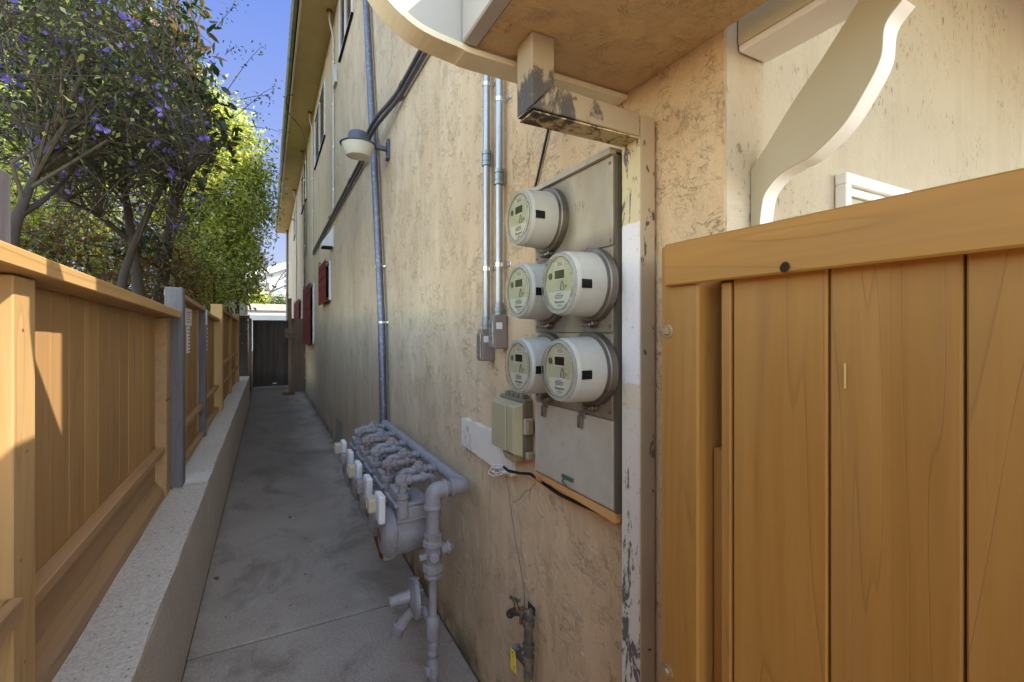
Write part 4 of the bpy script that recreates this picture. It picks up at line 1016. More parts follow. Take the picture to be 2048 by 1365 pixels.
part('collar', 'oldpipe', t, lambda bm: [lathe(bm, (.772, a.y, z_), (0, 0, 1), [(.017, 0), (.0205, .002), (.0205, .02), (.017, .022)], 12) for z_ in (a.z - .028, P(1057, 1320).z - .01, P(1057, 1320).z + .03)])
hp = onX(1066, 1221, XW)
part('wall_hole', 'ink', t, lambda bm: box(bm, XW - .003, XW - .0008, hp.y - .016, hp.y + .03, hp.z - .012, hp.z + .016))
v_ = P(1057, 1333)
t = thing('stop_valve', 'grey wheel valve low on the old pipe with a yellow tag tied to it', 'valve', tuple(v_))
part('body', 'brass', t, lambda bm: tube(bm, [(.772, v_.y + .014, v_.z), (.768, v_.y + .045, v_.z), (.765, v_.y + .075, v_.z)], [.014, .011, .008], 12))
def wheel(bm):
    cx = Vector((.763, v_.y + .083, v_.z))
    for k in range(6):
        a0 = k * math.pi / 3
        tube(bm, [cx, cx + Vector((math.cos(a0), 0, math.sin(a0))) * .02], .0035, 6)
    pts = [cx + Vector((math.cos(k * math.pi / 12), 0, math.sin(k * math.pi / 12))) * (.023 + .0025 * math.cos(k * math.pi / 2)) for k in range(25)]
    tube(bm, pts, .0045, 8, cap=False)
part('handwheel', 'gas_rust', t, wheel)
tg = part('tag', 'yellow', t, lambda bm: hexa(bm, [(.735, v_.y + .022, v_.z - .030), (.735, v_.y + .060, v_.z - .033), (.7365, v_.y + .060, v_.z - .033), (.7365, v_.y + .022, v_.z - .030), (.735, v_.y + .030, v_.z + .038), (.735, v_.y + .066, v_.z + .036), (.7365, v_.y + .066, v_.z + .036), (.7365, v_.y + .030, v_.z + .038)]))
part('tag_mark', 'ink', tg, lambda bm: (box(bm, .7341, .7348, v_.y + .044, v_.y + .052, v_.z + .026, v_.z + .031), box(bm, .7341, .7348, v_.y + .041, v_.y + .045, v_.z + .016, v_.z + .020), box(bm, .7341, .7348, v_.y + .034, v_.y + .036, v_.z - .022, v_.z - .010)))

# ------------------------------------------------------------------ gas manifold
HX, HZ = .735, .842
t = thing('gas_manifold', 'grey painted gas header pipe with near riser and valves along the wall', 'gas pipe', (.6, 2, 0))
RY, RX = 1.83, .600
part('header_pipe', 'gas', t, lambda bm: tube(bm, [(HX, RY + .02, HZ), (HX, 3.30, HZ)], .0265, 20))
part('elbow', 'gas', t, lambda bm: (tube(bm, bend([(HX - .055, RY, HZ), (HX, RY, HZ), (HX, RY + .06, HZ)], .04, 7), .033, 20), lathe(bm, (HX - .062, RY, HZ), (1, 0, 0), [(.037, 0), (.038, .004), (.038, .016), (.036, .02)], 20)))
part('cross_pipe', 'gas', t, lambda bm: tube(bm, [(RX + .05, RY, HZ), (HX - .06, RY, HZ)], .0275, 20))
part('elbow', 'gas', t, lambda bm: (tube(bm, bend([(RX + .055, RY, HZ), (RX, RY, HZ), (RX, RY, HZ - .06)], .045, 7), .034, 20), lathe(bm, (RX, RY, HZ - .074), (0, 0, 1), [(.036, 0), (.038, .003), (.038, .014), (.036, .017)], 20), lathe(bm, (RX + .042, RY, HZ), (1, 0, 0), [(.036, 0), (.038, .003), (.038, .014), (.036, .017)], 20)))
part('riser_pipe', 'gas', t, lambda bm: (tube(bm, [(RX, RY, HZ - .07), (RX, RY, .64)], .027, 20), tube(bm, [(RX, RY, .50), (RX, RY, .33)], .0165, 16)))
def union(bm, c, r, h, ax=(0, 0, 1), n=8):
    lathe(bm, c, ax, [(r * .82, 0), (r, h * .08), (r, h * .42), (r * .84, h * .5), (r * .84, h * .85), (r * .92, h * .88), (r * .92, h), (r * .8, h)], n)
part('union', 'gas', t, lambda bm: union(bm, (RX, RY, .615), .042, .055))
part('union', 'gas', t, lambda bm: (lathe(bm, (RX, RY, .485), (0, 0, 1), [(.03, 0), (.036, .006), (.036, .02), (.031, .022), (.031, .03), (.042, .034), (.042, .058), (.034, .064)], 8),))
def mainvalve(bm):
    lathe(bm, (RX, RY, .545), (0, 0, 1), [(.030, 0), (.034, .02), (.036, .04), (.030, .07)], 18)
    lathe(bm, (RX - .012, RY - .055, .588), (.35, 1, 0.0), [(.016, 0), (.02, .004), (.02, .014), (.024, .02), (.027, .055), (.024, .09), (.028, .10), (.028, .112), (.015, .12)], 16)
    lathe(bm, (RX + .03, RY, .595), (1, .0, .08), [(.026, 0), (.024, .025), (.029, .027), (.029, .04), (.018, .044), (.012, .055)], 14)
    box(bm, RX - .062, RX - .03, RY - .03, RY - .008, .578, .596, .003)
part('main_valve', 'gas', t, mainvalve)
part('lower_fittings', 'gas', t, lambda bm: (lathe(bm, (RX, RY, .235), (0, 0, 1), [(.024, 0), (.027, .004), (.027, .085), (.024, .09), (.021, .095)], 16), lathe(bm, (RX, RY, .17), (0, 0, 1), [(.019, 0), (.024, .006), (.019, .02), (.024, .035), (.024, .05), (.02, .06)], 10),
     lathe(bm, (RX, RY, .085), (0, 0, 1), [(.024, 0), (.025, .01), (.025, .06), (.022, .075)], 12), lathe(bm, (RX - .03, RY - .01, .115), (-1, -.3, 0), [(.010, -.03), (.018, -.02), (.02, .0), (.014, .006)], 12), tube(bm, [(RX, RY, .33), (RX, RY, .0)], .0165, 14)))
part('foot_fitting', 'gas_rust', t, lambda bm: (tube(bm, bend([(RX, RY, .10), (RX, RY, .03), (RX + .035, RY - .035, .012)], .03), [.022] * 8, 14), lathe(bm, (RX + .026, RY - .026, .018), (.7, -.7, -.1), [(.026, 0), (.028, .004), (.028, .018), (.014, .02), (.014, .03)], 8)))
# regulator
rc = Vector((.555, 1.93, .365))
t2 = thing('gas_regulator', 'grey round gas regulator with stubby spout beside the near riser pipe', 'gas regulator', tuple(rc))
part('diaphragm_case', 'gas', t2, lambda bm: lathe(bm, rc + Vector((-.014, 0, 0)), (1, -.12, 0), [(.02, -.012), (.05, -.006), (.072, .004), (.075, .006), (.082, .008), (.082, .013), (.079, .0135), (.079, .017), (.082, .0175), (.082, .023), (.074, .026), (.05, .040), (.02, .046)], 36))
part('spring_tower', 'gas', t2, lambda bm: lathe(bm, rc + Vector((-.02, .005, .01)), (-1, .1, -.12), [(.026, 0), (.024, .03), (.021, .075), (.0225, .077), (.0225, .086), (.017, .088), (.017, .080)], 20))
part('body', 'gas', t2, lambda bm: (tube(bm, bend([rc + Vector((.0, 0, -.05)), rc + Vector((-.035, .01, -.075)), rc + Vector((-.06, .015, -.11))], .03), [.026] * 8, 14), lathe(bm, rc + Vector((-.058, .015, -.10)), (-.3, .1, -1), [(.027, 0), (.031, .004), (.031, .012), (.024, .016), (.022, .045), (.026, .046), (.026, .06)], 10)))
part('inlet', 'gas', t2, lambda bm: tube(bm, [rc + Vector((.02, -.02, -.03)), (RX, RY, .30)], .017, 12))
for k in range(8): part('bolt', 'gas', t2, lambda bm: cyl(bm, rc + Vector((-.016, .078 * math.cos(k * math.pi / 4), .078 * math.sin(k * math.pi / 4))), (1, 0, 0), .0045, .034, 6))
# branch sets on the manifold, one per meter
MY = [2.075, 2.345, 2.615, 2.885, 3.155]
MX = .545           # meter centre x
for i, y in enumerate(MY):
    yi = y + .075    # inlet side
    yo = y - .075
    def br(bm):
        tube(bm, [(HX - .02, yi - .02, HZ), (.655, yi - .02, HZ)], .0155, 14)
        lathe(bm, (HX - .03, yi - .02, HZ), (-1, 0, 0), [(.022, 0), (.0225, .008), (.018, .012)], 14)
        tube(bm, bend([(.60, yi - .02, HZ), (.545, yi - .02, HZ), (.545, yi - .02, HZ - .07)], .03), .0165, 14)
        lathe(bm, (.545, yi - .02, HZ - .10), (0, 0, 1), [(.024, 0), (.027, .003), (.027, .02), (.021, .026), (.021, .04)], 8)
    part('branch_pipe', 'gas', t, br)
    def vl(bm):
        c0 = Vector((.628, yi - .02, HZ))
        lathe(bm, c0 + Vector((.035, 0, 0)), (-1, 0, 0), [(.018, 0), (.026, .004), (.026, .018), (.030, .022), (.030, .046), (.026, .05), (.026, .064), (.018, .068)], 8)
        lathe(bm, c0 + Vector((0, 0, -.03)), (0, 0, 1), [(.020, 0), (.029, .012), (.030, .04), (.027, .052), (.021, .054), (.021, .062), (.016, .064), (.016, .070), (.006, .072)], 14)
        lathe(bm, c0 + Vector((-.03, -.018, 0)), (0, -1, 0), [(.012, 0), (.0125, .014), (.009, .016), (.009, .022)], 8)
        lathe(bm, c0 + Vector((.058, 0, 0)), (-1, 0, 0), [(.024, 0), (.024, .012), (.018, .014)], 6)
        box(bm, c0.x - .05, c0.x - .028, c0.y - .036, c0.y - .016, c0.z - .008, c0.z + .008, .003)
    part('lock_valve', 'gas', t, vl)
    part('joint_ring', 'gas_rust', t, lambda bm: lathe(bm, (.545, yi - .02, HZ - .104), (0, 0, 1), [(.0285, 0), (.0295, .003), (.0285, .008)], 10))
    def outl(bm):
        zt = HZ + .005
        tube(bm, [(.52, yo, .70), (.52, yo, zt - .02)], .0165, 14)
        lathe(bm, (.52, yo, zt - .022), (0, 0, 1), [(.021, 0), (.023, .002), (.023, .010), (.020, .012), (.022, .035), (.020, .044), (.008, .048)], 16)
        lathe(bm, (.492, yo, zt), (1, 0, 0), [(.010, -.004), (.019, -.002), (.023, .002), (.023, .01), (.020, .012), (.020, .052), (.023, .054), (.023, .062), (.0165, .066)], 16)
        tube(bm, bend([(.55, yo, zt), (.66, yo, zt), (.66, yo, zt - .11)], .035), .0155, 14)
        lathe(bm, (.60, yo, zt), (1, 0, 0), [(.021, 0), (.0235, .002), (.0235, .018), (.019, .02)], 10)
    part('outlet_pipe', 'gas' if i % 2 == 0 else 'gas_rust', t, outl)
# rusty support strut
single('pipe_support', 'rust', lambda bm: (hexa(bm, [(.655, 3.08, .0), (.675, 3.08, .0), (.675, 3.10, .0), (.655, 3.10, .0), (.545, 2.93, .36), (.565, 2.93, .36), (.565, 2.95, .36), (.545, 2.95, .36)]), hexa(bm, [(.6755, 3.07, .0), (.70, 3.07, .0), (.70, 3.09, .0), (.6755, 3.09, .0), (.675, 2.80, .36), (.70, 2.80, .36), (.70, 2.82, .36), (.675, 2.82, .36)])), 'rusty V shaped iron strut under the row of gas meters', 'support', (.66, 3.05, 0))
# gas meter
def make_gas(y, label):
    t = thing('gas_meter', label, 'gas meter', (MX, y, .46), 'gas meters in a row along the wall')
    x0 = MX - .085; zc_ = .60
    def body(bm):
        lathe(bm, (x0 + .025, y, zc_), (1, 0, 0), [(.100, 0), (.103, .006), (.098, .012), (.096, .14), (.086, .15)], 40)
        box(bm, x0 + .035, MX + .085, y - .092, y + .092, zc_, .735, .012, 2)
    part('case', 'gas', t, body)
    part('top_cover', 'gas', t, lambda bm: (box(bm, x0 + .02, MX + .09, y - .095, y + .095, .7355, .752, .006, 2), box(bm, x0 + .03, x0 + .10, y - .05, y + .05, .7525, .80, .010, 2)))
    part('front_cover', 'gas', t, lambda bm: lathe(bm, (x0 + .024, y, zc_), (-1, 0, 0), [(.104, 0), (.105, .006), (.101, .010), (.096, .028), (.08, .042), (.045, .047)], 40))
    part('flange_lip', 'gas', t, lambda bm: box(bm, x0 + .03, MX + .092, y - .099, y + .099, .672, .680, .002))
    for a_ in [k * math.pi / 5 + .2 for k in range(-5, 1)]: part('bolt', 'gas', t, lambda bm: cyl(bm, (x0 + .031, y + .1015 * math.cos(a_), zc_ + .1015 * math.sin(a_)), (-1, 0, 0), .005, .02, 6))
    part('drain_plug', 'gas', t, lambda bm: (box(bm, x0 - .006, x0 + .04, y - .012, y + .012, zc_ - .118, zc_ - .096, .003)))
    for x_, y_ in ((.52, y - .075), (.545, y + .055)): part('spud', 'gas', t, lambda bm: lathe(bm, (x_, y_, .69), (0, 0, 1), [(.028, 0), (.028, .075), (.024, .078), (.030, .082), (.030, .10), (.022, .104)], 12))
    part('index_box', 'cream_plastic', t, lambda bm: (box(bm, x0 - .080, x0 - .028, y - .045, y + .020, .715, .775, .008, 2), cyl(bm, (x0 - .081, y - .012, .745), (-1, 0, 0), .018, .004, 20)))
    part('index_mark', 'ink2', t, lambda bm: [box(bm, x0 - .0865, x0 - .0855, y - .024, y + .0, .740 + k * .006, .742 + k * .006) for k in range(3)])
    part('transmitter', 'module', t, lambda bm: box(bm, x0 - .046, x0 - .018, y - .098, y - .008, .680, .798, .008, 3))
    part('badge', 'ring', t, lambda bm: box(bm, x0 - .0245, x0 - .0215, y - .03, y + .045, .575, .615, .001))
    part('transmitter_face', 'module', t, lambda bm: box(bm, x0 - .048, x0 - .0465, y - .090, y - .016, .688, .790, .0005))
    return t
labs = ['nearest gas meter of the row, with white module and cream index box', 'second gas meter from the near end of the row', 'middle gas meter of the row of five', 'fourth gas meter from the near end of the row', 'farthest gas meter of the row, next to the downspout']
gm = make_gas(MY[0], labs[0])
for k in range(1, 5):
    c_ = copy_tree(gm); c_.location = (MX, MY[k], .46); c_['label'] = labs[k]
    for ch in kids(c_):                        # painted-over index boxes and worn modules differ from meter to meter
        if ch.name.startswith('index_box') and k in (1, 3):
            ch.data = ch.data.copy(); ch.data.materials[0] = M['gas_rust']

# ------------------------------------------------------------------ plants
def leaf_mesh(name, P, D, N, L, W, mat_, parent, fold=.25, big=False):
    # P base points, D directions, N normals
    S = np.cross(D, N); S /= np.linalg.norm(S, axis=1)[:, None] + 1e-9
    L = L[:, None]; W = W[:, None]
    if big:
        rows = [P, P + D * L * .3 + S * W * .45 + N * W * .12, P + D * L * .65 + S * W * .42 + N * W * .10, P + D * L, P + D * L * .65 - S * W * .42 + N * W * .10, P + D * L * .3 - S * W * .45 + N * W * .12]
    else:
        rows = [P, P + D * L * .45 + S * W * .5 + N * W * fold, P + D * L - N * L * .12, P + D * L * .45 - S * W * .5 + N * W * fold]
    k = len(rows); V = np.stack(rows, 1).reshape(-1, 3)
    off = np.array(LOC.get(parent.name, Vector((0, 0, 0)))) if parent else 0
    V = V - off
    n = len(P); me = bpy.data.meshes.new(name)
    me.vertices.add(n * k); me.vertices.foreach_set('co', V.astype('f').ravel())
    me.loops.add(n * k); me.loops.foreach_set('vertex_index', np.arange(n * k, dtype='i'))
    me.polygons.add(n); me.polygons.foreach_set('loop_start', np.arange(0, n * k, k, dtype='i'))
    me.update(calc_edges=True); me.validate()
    me.materials.append(M[mat_]); o = bpy.data.objects.new(name, me); C.objects.link(o); o.parent = parent
    return o
def rnd_unit(n):
    v = rng.normal(size=(n, 3)); return v / np.linalg.norm(v, axis=1)[:, None]
def clumps_in(c, r, n, shell=.55):
    u = rnd_unit(n); rad = (shell + (1 - shell) * rng.random(n)) if shell else rng.random(n) ** .4
    rad = np.where(rng.random(n) < .3, rng.random(n) ** .5, rad)
    return np.array(c) + u * np.array(r) * rad[:, None]
def foliage(name, centres, per, spread, ll, lw, mat_, parent, big=False, droop=.25, up=.5):
    n = len(centres) * per
    cc = np.repeat(centres, per, 0)
    P = cc + rng.normal(size=(n, 3)) * np.array(spread if isinstance(spread, (tuple, list)) else (spread,) * 3)
    D = rnd_unit(n); D[:, 2] -= droop; D /= np.linalg.norm(D, axis=1)[:, None]
    N = rnd_unit(n); N[:, 2] += up; N -= D * (N * D).sum(1)[:, None]; N /= np.linalg.norm(N, axis=1)[:, None] + 1e-9
    L = ll * rng.uniform(.6, 1.3, n); W = lw * rng.uniform(.7, 1.25, n)
    return leaf_mesh(name, P, D, N, L, W, mat_, parent, big=big)
def limbs(bm, trunk, targets, r0=.02, n=6, wob=.12, frm=.35):
    T = [Vector(p) for p in trunk]
    for tg_ in targets:
        tg_ = Vector(tg_)
        cand = T[max(1, int(len(T) * frm)):]
        s_ = min(cand, key=lambda p: (p - tg_).length + random.uniform(0, .5))
        m_ = s_.lerp(tg_, .45) + Vector((random.uniform(-wob, wob), random.uniform(-wob, wob), random.uniform(0, wob * 1.5)))
        m2 = s_.lerp(tg_, .75) + Vector((random.uniform(-wob, wob), random.uniform(-wob, wob), random.uniform(0, wob)))
        tube(bm, [s_, m_, m2, tg_], [r0, r0 * .7, r0 * .45, r0 * .15], n)
def twigs(bm, centres, n_each, ln, r):
    for c_ in centres:
        for _ in range(n_each):
            a_ = Vector(c_); d = Vector(rnd_unit(1)[0]); d.z *= .6
            pts = [a_ + d * ln * s_ + Vector((0, 0, .12 * ln * math.sin(s_ * 3))) + Vector(rnd_unit(1)[0]) * ln * .05 for s_ in (-.5, 0, .35, .7, 1)]
            tube(bm, pts, [r, r, r * .8, r * .6, r * .3], 4, cap=False)
def tree(name, label, cat, trunks, crowns, leaf, mat_, bark='bark', base=None, big=False, ntw=2, tw_len=.35, limb_r=.02, group='trees and shrubs behind the fence', droop=.25, frm=.35):
    # trunks: list of (points, radii); crowns: (centre, radii, n clumps, leaves per clump, spread)
    base = base or trunks[0][0][0]
    t = thing(name, label, cat, tuple(base), group)
    allc = [clumps_in(c, r, n) for c, r, n, per, sp in crowns]
    def tb(bm):
        for pts, rr in trunks: tube(bm, bend(pts, .25, 4), [rr[0] + (rr[1] - rr[0]) * k / (len(bend(pts, .25, 4)) - 1) for k in range(len(bend(pts, .25, 4)))], 10)
    part('trunk', bark, t, tb)
    def bb_(bm):
        for cs in allc:
            for tr, _ in [trunks[0]]:
                pass
            sub = cs[::max(1, len(cs) // 26)]
            for q_ in sub:
                tr = min(trunks, key=lambda T: (Vector(T[0][-1]) - Vector(q_)).length)
                limbs(bm, bend(tr[0], .25, 3), [q_], limb_r, 6, frm=frm)
            twigs(bm, cs, ntw, tw_len, .0035 if not big else .006)
    part('branches', 'twig' if bark == 'bark' else bark, t, bb_)
    for (c, r, n, per, sp), cs in zip(crowns, allc):
        foliage('crown', cs, per, sp, leaf[0], leaf[1], mat_, t, big=big, droop=droop)
    return t, allc

# violet-flowered shrub leaning over the fence
zz0 = .5
tr1 = [((-1.12, 3.55, zz0), (-1.10, 3.6, 1.25), (-1.02, 3.75, 1.9), (-.92, 4.0, 2.5), (-.80, 4.3, 3.1)), (.055, .018)]
def pt(px, py, Y): return tuple(onY(px, py, Y))
T1 = [((pt(232, 600, 4.6)[0], 4.6, zz0), pt(236, 580, 4.6), pt(275, 470, 4.65), pt(330, 360, 4.8), pt(350, 300, 5.0)), (.034, .017)]
T2 = [((pt(288, 640, 4.9)[0], 4.9, zz0), pt(276, 560, 4.9), pt(262, 470, 4.9), pt(250, 380, 5.0), pt(230, 300, 5.0)), (.046, .02)]
T3 = [((pt(22, 520, 3.4)[0], 3.4, zz0), pt(24, 460, 3.4), pt(45, 410, 3.45), pt(70, 350, 3.6), pt(110, 310, 3.8)), (.032, .015)]
T4 = [(pt(40, 430, 3.42), pt(90, 400, 3.6), pt(140, 350, 3.9)), (.018, .009)]
T5 = [(pt(255, 480, 4.9), pt(200, 430, 4.8), pt(130, 400, 4.6)), (.022, .010)]
T6 = [(pt(330, 360, 4.8), pt(375, 345, 5.0), pt(420, 310, 5.2)), (.03, .012)]
t, cl = tree('flowering_shrub', 'large loose shrub dotted with violet flowers leaning over the near fence', 'shrub', [T1, T2, T3, T4, T5, T6],
     [((-1.35, 4.5, 3.25), (.75, .9, .85), 125, 34, .13), ((-1.0, 5.6, 3.35), (.62, .9, 1.0), 95, 34, .13), ((-1.0, 3.7, 2.95), (.42, .6, .45), 55, 36, .11), ((-1.7, 5.6, 4.4), (1.0, 1.0, .8), 90, 44, .14)],
     (.044, .019), 'leaf_shrub', ntw=3, tw_len=.45, limb_r=.012)
# arching bare canes
def canes(bm):
    for _ in range(240):
        a_ = Vector(random.choice([T1, T2, T3, T5, T6])[0][-random.choice((1, 2))])
        e = Vector((random.uniform(-1.9, -.55), random.uniform(3.4, 6.2), random.uniform(2.1, 3.9)))
        m_ = a_.lerp(e, .5) + Vector((random.uniform(-.15, .15), random.uniform(-.15, .15), random.uniform(.1, .45)))
        pts = [a_ * (1 - s_) ** 2 + m_ * 2 * s_ * (1 - s_) + e * s_ * s_ for s_ in np.linspace(0, 1, 9)]
        pts = [p + Vector(rnd_unit(1)[0]) * .015 for p in pts]
        tube(bm, pts, list(np.linspace(.0055, .0016, 9)), 5, cap=False)
part('canes', 'barkpale', t, canes)
# flowers
allp = np.concatenate(cl[:3]); fl = allp[rng.integers(0, len(allp), 260)] + rng.normal(size=(260, 3)) * .12
fl = np.repeat(fl, 3, 0); fl = fl + rng.normal(size=fl.shape) * .028
fl = fl[(fl[:, 2] > 2.15)]
def flowers(P):
    n = len(P); Pn = rnd_unit(n); Pn[:, 1] -= 1.0; Pn[:, 0] += .4; Pn /= np.linalg.norm(Pn, axis=1)[:, None]
    U = np.cross(Pn, rnd_unit(n)); U /= np.linalg.norm(U, axis=1)[:, None]; Vv = np.cross(Pn, U)
    PP, DD, NN, LL, WW = [], [], [], [], []
    sz = rng.uniform(.013, .024, n)
    for k in range(5):
        a_ = 2 * math.pi * k / 5; d = U * math.cos(a_) + Vv * math.sin(a_)
        PP.append(P); DD.append(d); NN.append(Pn); LL.append(sz); WW.append(sz * 1.1)
    return [np.concatenate(x) for x in (PP, DD, NN, LL, WW)]
o = leaf_mesh('blossoms', *flowers(fl), 'petal', t, fold=.1, big=True); o['kind'] = 'stuff'
# stray sprigs reaching over the alley
def sprigs():
    ends = [((470, 235, 5.2), (552, 172, 5.4)), ((480, 200, 5.2), (545, 195, 5.4)), ((465, 250, 5.2), (575, 270, 6.2)), ((455, 270, 5.2), (560, 295, 6.4)), ((455, 180, 5.2), (525, 92, 5.3)), ((430, 60, 5.5), (478, 8, 5.5)), ((460, 330, 5.6), (560, 355, 6.6)), ((450, 110, 5.4), (478, 95, 5.4)), ((455, 215, 5.2), (520, 230, 5.3))]
    lines = []
    for a_, b_ in ends:
        A, B = Vector(pt(*a_)), Vector(pt(*b_)); lines.append([A, A.lerp(B, .33) + Vector((0, 0, .02)), A.lerp(B, .66) + Vector((0, 0, .03)), B])
    return lines
SL = sprigs()
part('sprigs', 'twig', t, lambda bm: [tube(bm, l_, [.0035, .003, .0025, .0015], 4) for l_ in SL])
cs = np.array([tuple(l_[0].lerp(l_[-1], s_)) for l_ in SL for s_ in (.3, .55, .8, .92, 1.0)])
foliage('crown', cs, 4, .035, .04, .017, 'leaf_dark', t)

# magnolia-like evergreen behind it
MT = [((-1.3, 7.4, zz0), (-1.2, 7.4, 2.2), (-1.0, 7.3, 3.6), (-.85, 7.2, 4.6)), (.09, .03)]
tree('evergreen_tree', 'large-leaved evergreen tree with glossy bronze-backed leaves above the flowering shrub', 'tree', [MT],
     [((-1.3, 7.2, 4.4), (.75, .8, 1.1), 60, 16, .17), ((-1.5, 7.3, 5.8), (1.0, .8, 1.0), 70, 16, .18), ((-.85, 6.7, 3.9), (.45, .4, .6), 24, 14, .13), ((-1.15, 6.5, 2.45), (.25, .3, .3), 5, 12, .09)],
     (.16, .065), 'leaf_mag', big=True, ntw=1, tw_len=.3)
# bright tree near the far gate
BT = [((-1.35, 12.8, zz0), (-1.4, 12.8, 3), (-1.25, 12.8, 5.2)), (.12, .03)]
tree('bright_tree', 'tall sunlit yellow-green tree overhanging the far end of the fence', 'tree', [BT],
     [((-1.15, 12.6, 4.7), (1.25, 1.3, 1.9), 290, 60, .17), ((-1.0, 12.2, 3.0), (.9, 1.1, 1.0), 140, 60, .16), ((-1.5, 12.8, 6.4), (1.0, 1.0, .9), 100, 60, .2)],
     (.13, .042), 'leaf_bright', ntw=1, tw_len=.4, droop=.4)
# mixed reddish hedge thicket lower behind the fence
for i, (lb, c_, r_, m_, n_) in enumerate([
    ('low reddish-leaved bush behind the fence left of the tall grey post', (-2.0, 6.6, 1.9), (.9, .9, .85), 'leaf_red', 110),
    ('bushy red and green hedge plant behind the grey fence post', (-1.5, 8.8, 2.1), (.75, 1.1, 1.0), 'leaf_red', 130),
    ('dense green shrub between the grey post and the bright tree', (-1.25, 10.4, 2.2), (.65, 1.0, 1.3), 'leaf_bright', 130),
    ('pale green bush at the left edge behind the near fence', (-3.2, 6.6, 2.5), (1.0, 1.2, 1.3), 'leaf_bright', 120)]):
    tree('hedge_shrub', lb, 'shrub', [[((c_[0], c_[1], zz0), (c_[0] + .05, c_[1], c_[2] - .3), (c_[0], c_[1], c_[2] + r_[2] * .5)), (.05, .015)],
         [((c_[0] + .2, c_[1] - .2, zz0), (c_[0] + .4, c_[1] - .3, c_[2]), (c_[0] + .3, c_[1] - .2, c_[2] + r_[2] * .6)), (.03, .012)]],
         [(c_, r_, n_, 42, .16)], (.065, .028), m_, ntw=3, tw_len=.5, limb_r=.012)
for i, (lb, c_, r_, m_, n_) in enumerate([
    ('middle-sized sunlit yellow-green tree seen through the bare stems of the shrub', (-2.9, 9.6, 3.7), (1.3, 1.2, 1.4), 'leaf_bright', 150),
    ('big yellow-green tree far behind the flowering shrub', (-4.6, 12.0, 5.2), (2.2, 2.0, 2.6), 'leaf_bright', 230),
    ('tall dark green tree behind the large-leaved evergreen', (-2.9, 11.5, 6.4), (1.5, 1.6, 2.2), 'leaf_dark', 170),
    ('wide pale tree at the far left beyond the bushes', (-7.0, 13.5, 4.2), (2.4, 2.5, 2.6), 'leaf_bright', 200)]):
    tree('garden_tree', lb, 'tree', [[((c_[0], c_[1], zz0), (c_[0] + .1, c_[1], c_[2] - 1.5), (c_[0], c_[1], c_[2] + .6)), (.13, .04)]],
         [(c_, r_, n_, 46, .28)], (.10, .042), m_, ntw=1, tw_len=.6, limb_r=.025)

# ------------------------------------------------------------------ far background
t = thing('garage', 'white flat-roofed garage beyond the far gate', 'garage', (0, 27, 0))
gz = onY(540, 622, 26).z; gz2 = onY(540, 609, 26).z
part('wall', 'garage', t, lambda bm: box(bm, -2.2, 4.5, 26, 30, 0, gz))
part('roof', 'garage_roof', t, lambda bm: box(bm, -2.35, 4.6, 25.9, 30.1, gz + .002, gz2, .01))
t = thing('pale_house', 'pale gabled house with horizontal siding and white windows beyond the garage', 'house', (0, 50, 0))
def hz(py): return onY(540, py, 48).z
def hx(px): return onY(px, 600, 48).x
part('wall', 'siding', t, lambda bm: prism(bm, [(hx(505), 0), (hx(700), 0), (hx(700), hz(500)), (hx(620), hz(515)), (hx(505), hz(560))], 'Y', 48, 56))
part('siding_boards', 'siding', t, lambda bm: [box(bm, hx(505), hx(690), 47.94, 47.998, z_, z_ + .17) for z_ in np.arange(.2, hz(560), .2)])
part('roof', 'garage', t, lambda bm: hexa(bm, [(hx(490), 47.5, hz(565)), (hx(640), 47.5, hz(512)), (hx(640), 56.5, hz(512)), (hx(490), 56.5, hz(565)), (hx(488), 47.5, hz(552)), (hx(640), 47.5, hz(499)), (hx(640), 56.5, hz(499)), (hx(488), 56.5, hz(552))]))
for (a_, b_, c0, d0) in ((512, 541, 566, 596), (549, 577, 592, 612), (566, 577, 545, 580)):
    w = part('window', 'alu', t, lambda bm: box(bm, hx(a_), hx(b_), 47.9, 47.938, hz(d0), hz(c0)))
    part('pane', 'glass', w, lambda bm: [box(bm, hx(a_ + 2), hx(b_ - 2), 47.88, 47.899, hz(d0 - 2 - (d0 - c0) * k / 3), hz(d0 - (d0 - c0) * (k + 1) / 3 + 1)) for k in range(3)])
t = thing('white_shed', 'small white gable-ended shed behind the end of the fence', 'shed', (-1.1, 15, 0))
sx0, sx1 = onY(462, 620, 15).x, onY(489, 620, 15).x
part('wall', 'garage', t, lambda bm: prism(bm, [(sx0 - 1, .4), (sx1, .4), (sx1, onY(489, 606, 15).z), (onY(474, 590, 15).x, onY(474, 588, 15).z), (sx0 - 1, onY(462, 600, 15).z)], 'Y', 15, 17.5))
part('roof', 'garage_roof', t, lambda bm: hexa(bm, [(onY(472, 588, 15).x, 14.9, onY(474, 590, 15).z), (sx1 + .08, 14.9, onY(489, 608, 15).z), (sx1 + .08, 17.6, onY(489, 608, 15).z), (onY(472, 588, 15).x, 17.6, onY(474, 590, 15).z)] + [(onY(472, 588, 15).x, 14.9, onY(474, 587, 15).z), (sx1 + .08, 14.9, onY(489, 605, 15).z), (sx1 + .08, 17.6, onY(489, 605, 15).z), (onY(472, 588, 15).x, 17.6, onY(474, 587, 15).z)]))
single('plastic_barrel', 'bluetarp', lambda bm: lathe(bm, (-.86, 11.9, .5), (0, 0, 1), [(.2, 0), (.23, .1), (.23, 1.3), (.16, 1.5), (.05, 1.52)], 20), 'dark blue plastic barrel behind the far end of the fence', 'barrel', (-.86, 11.9, .5))
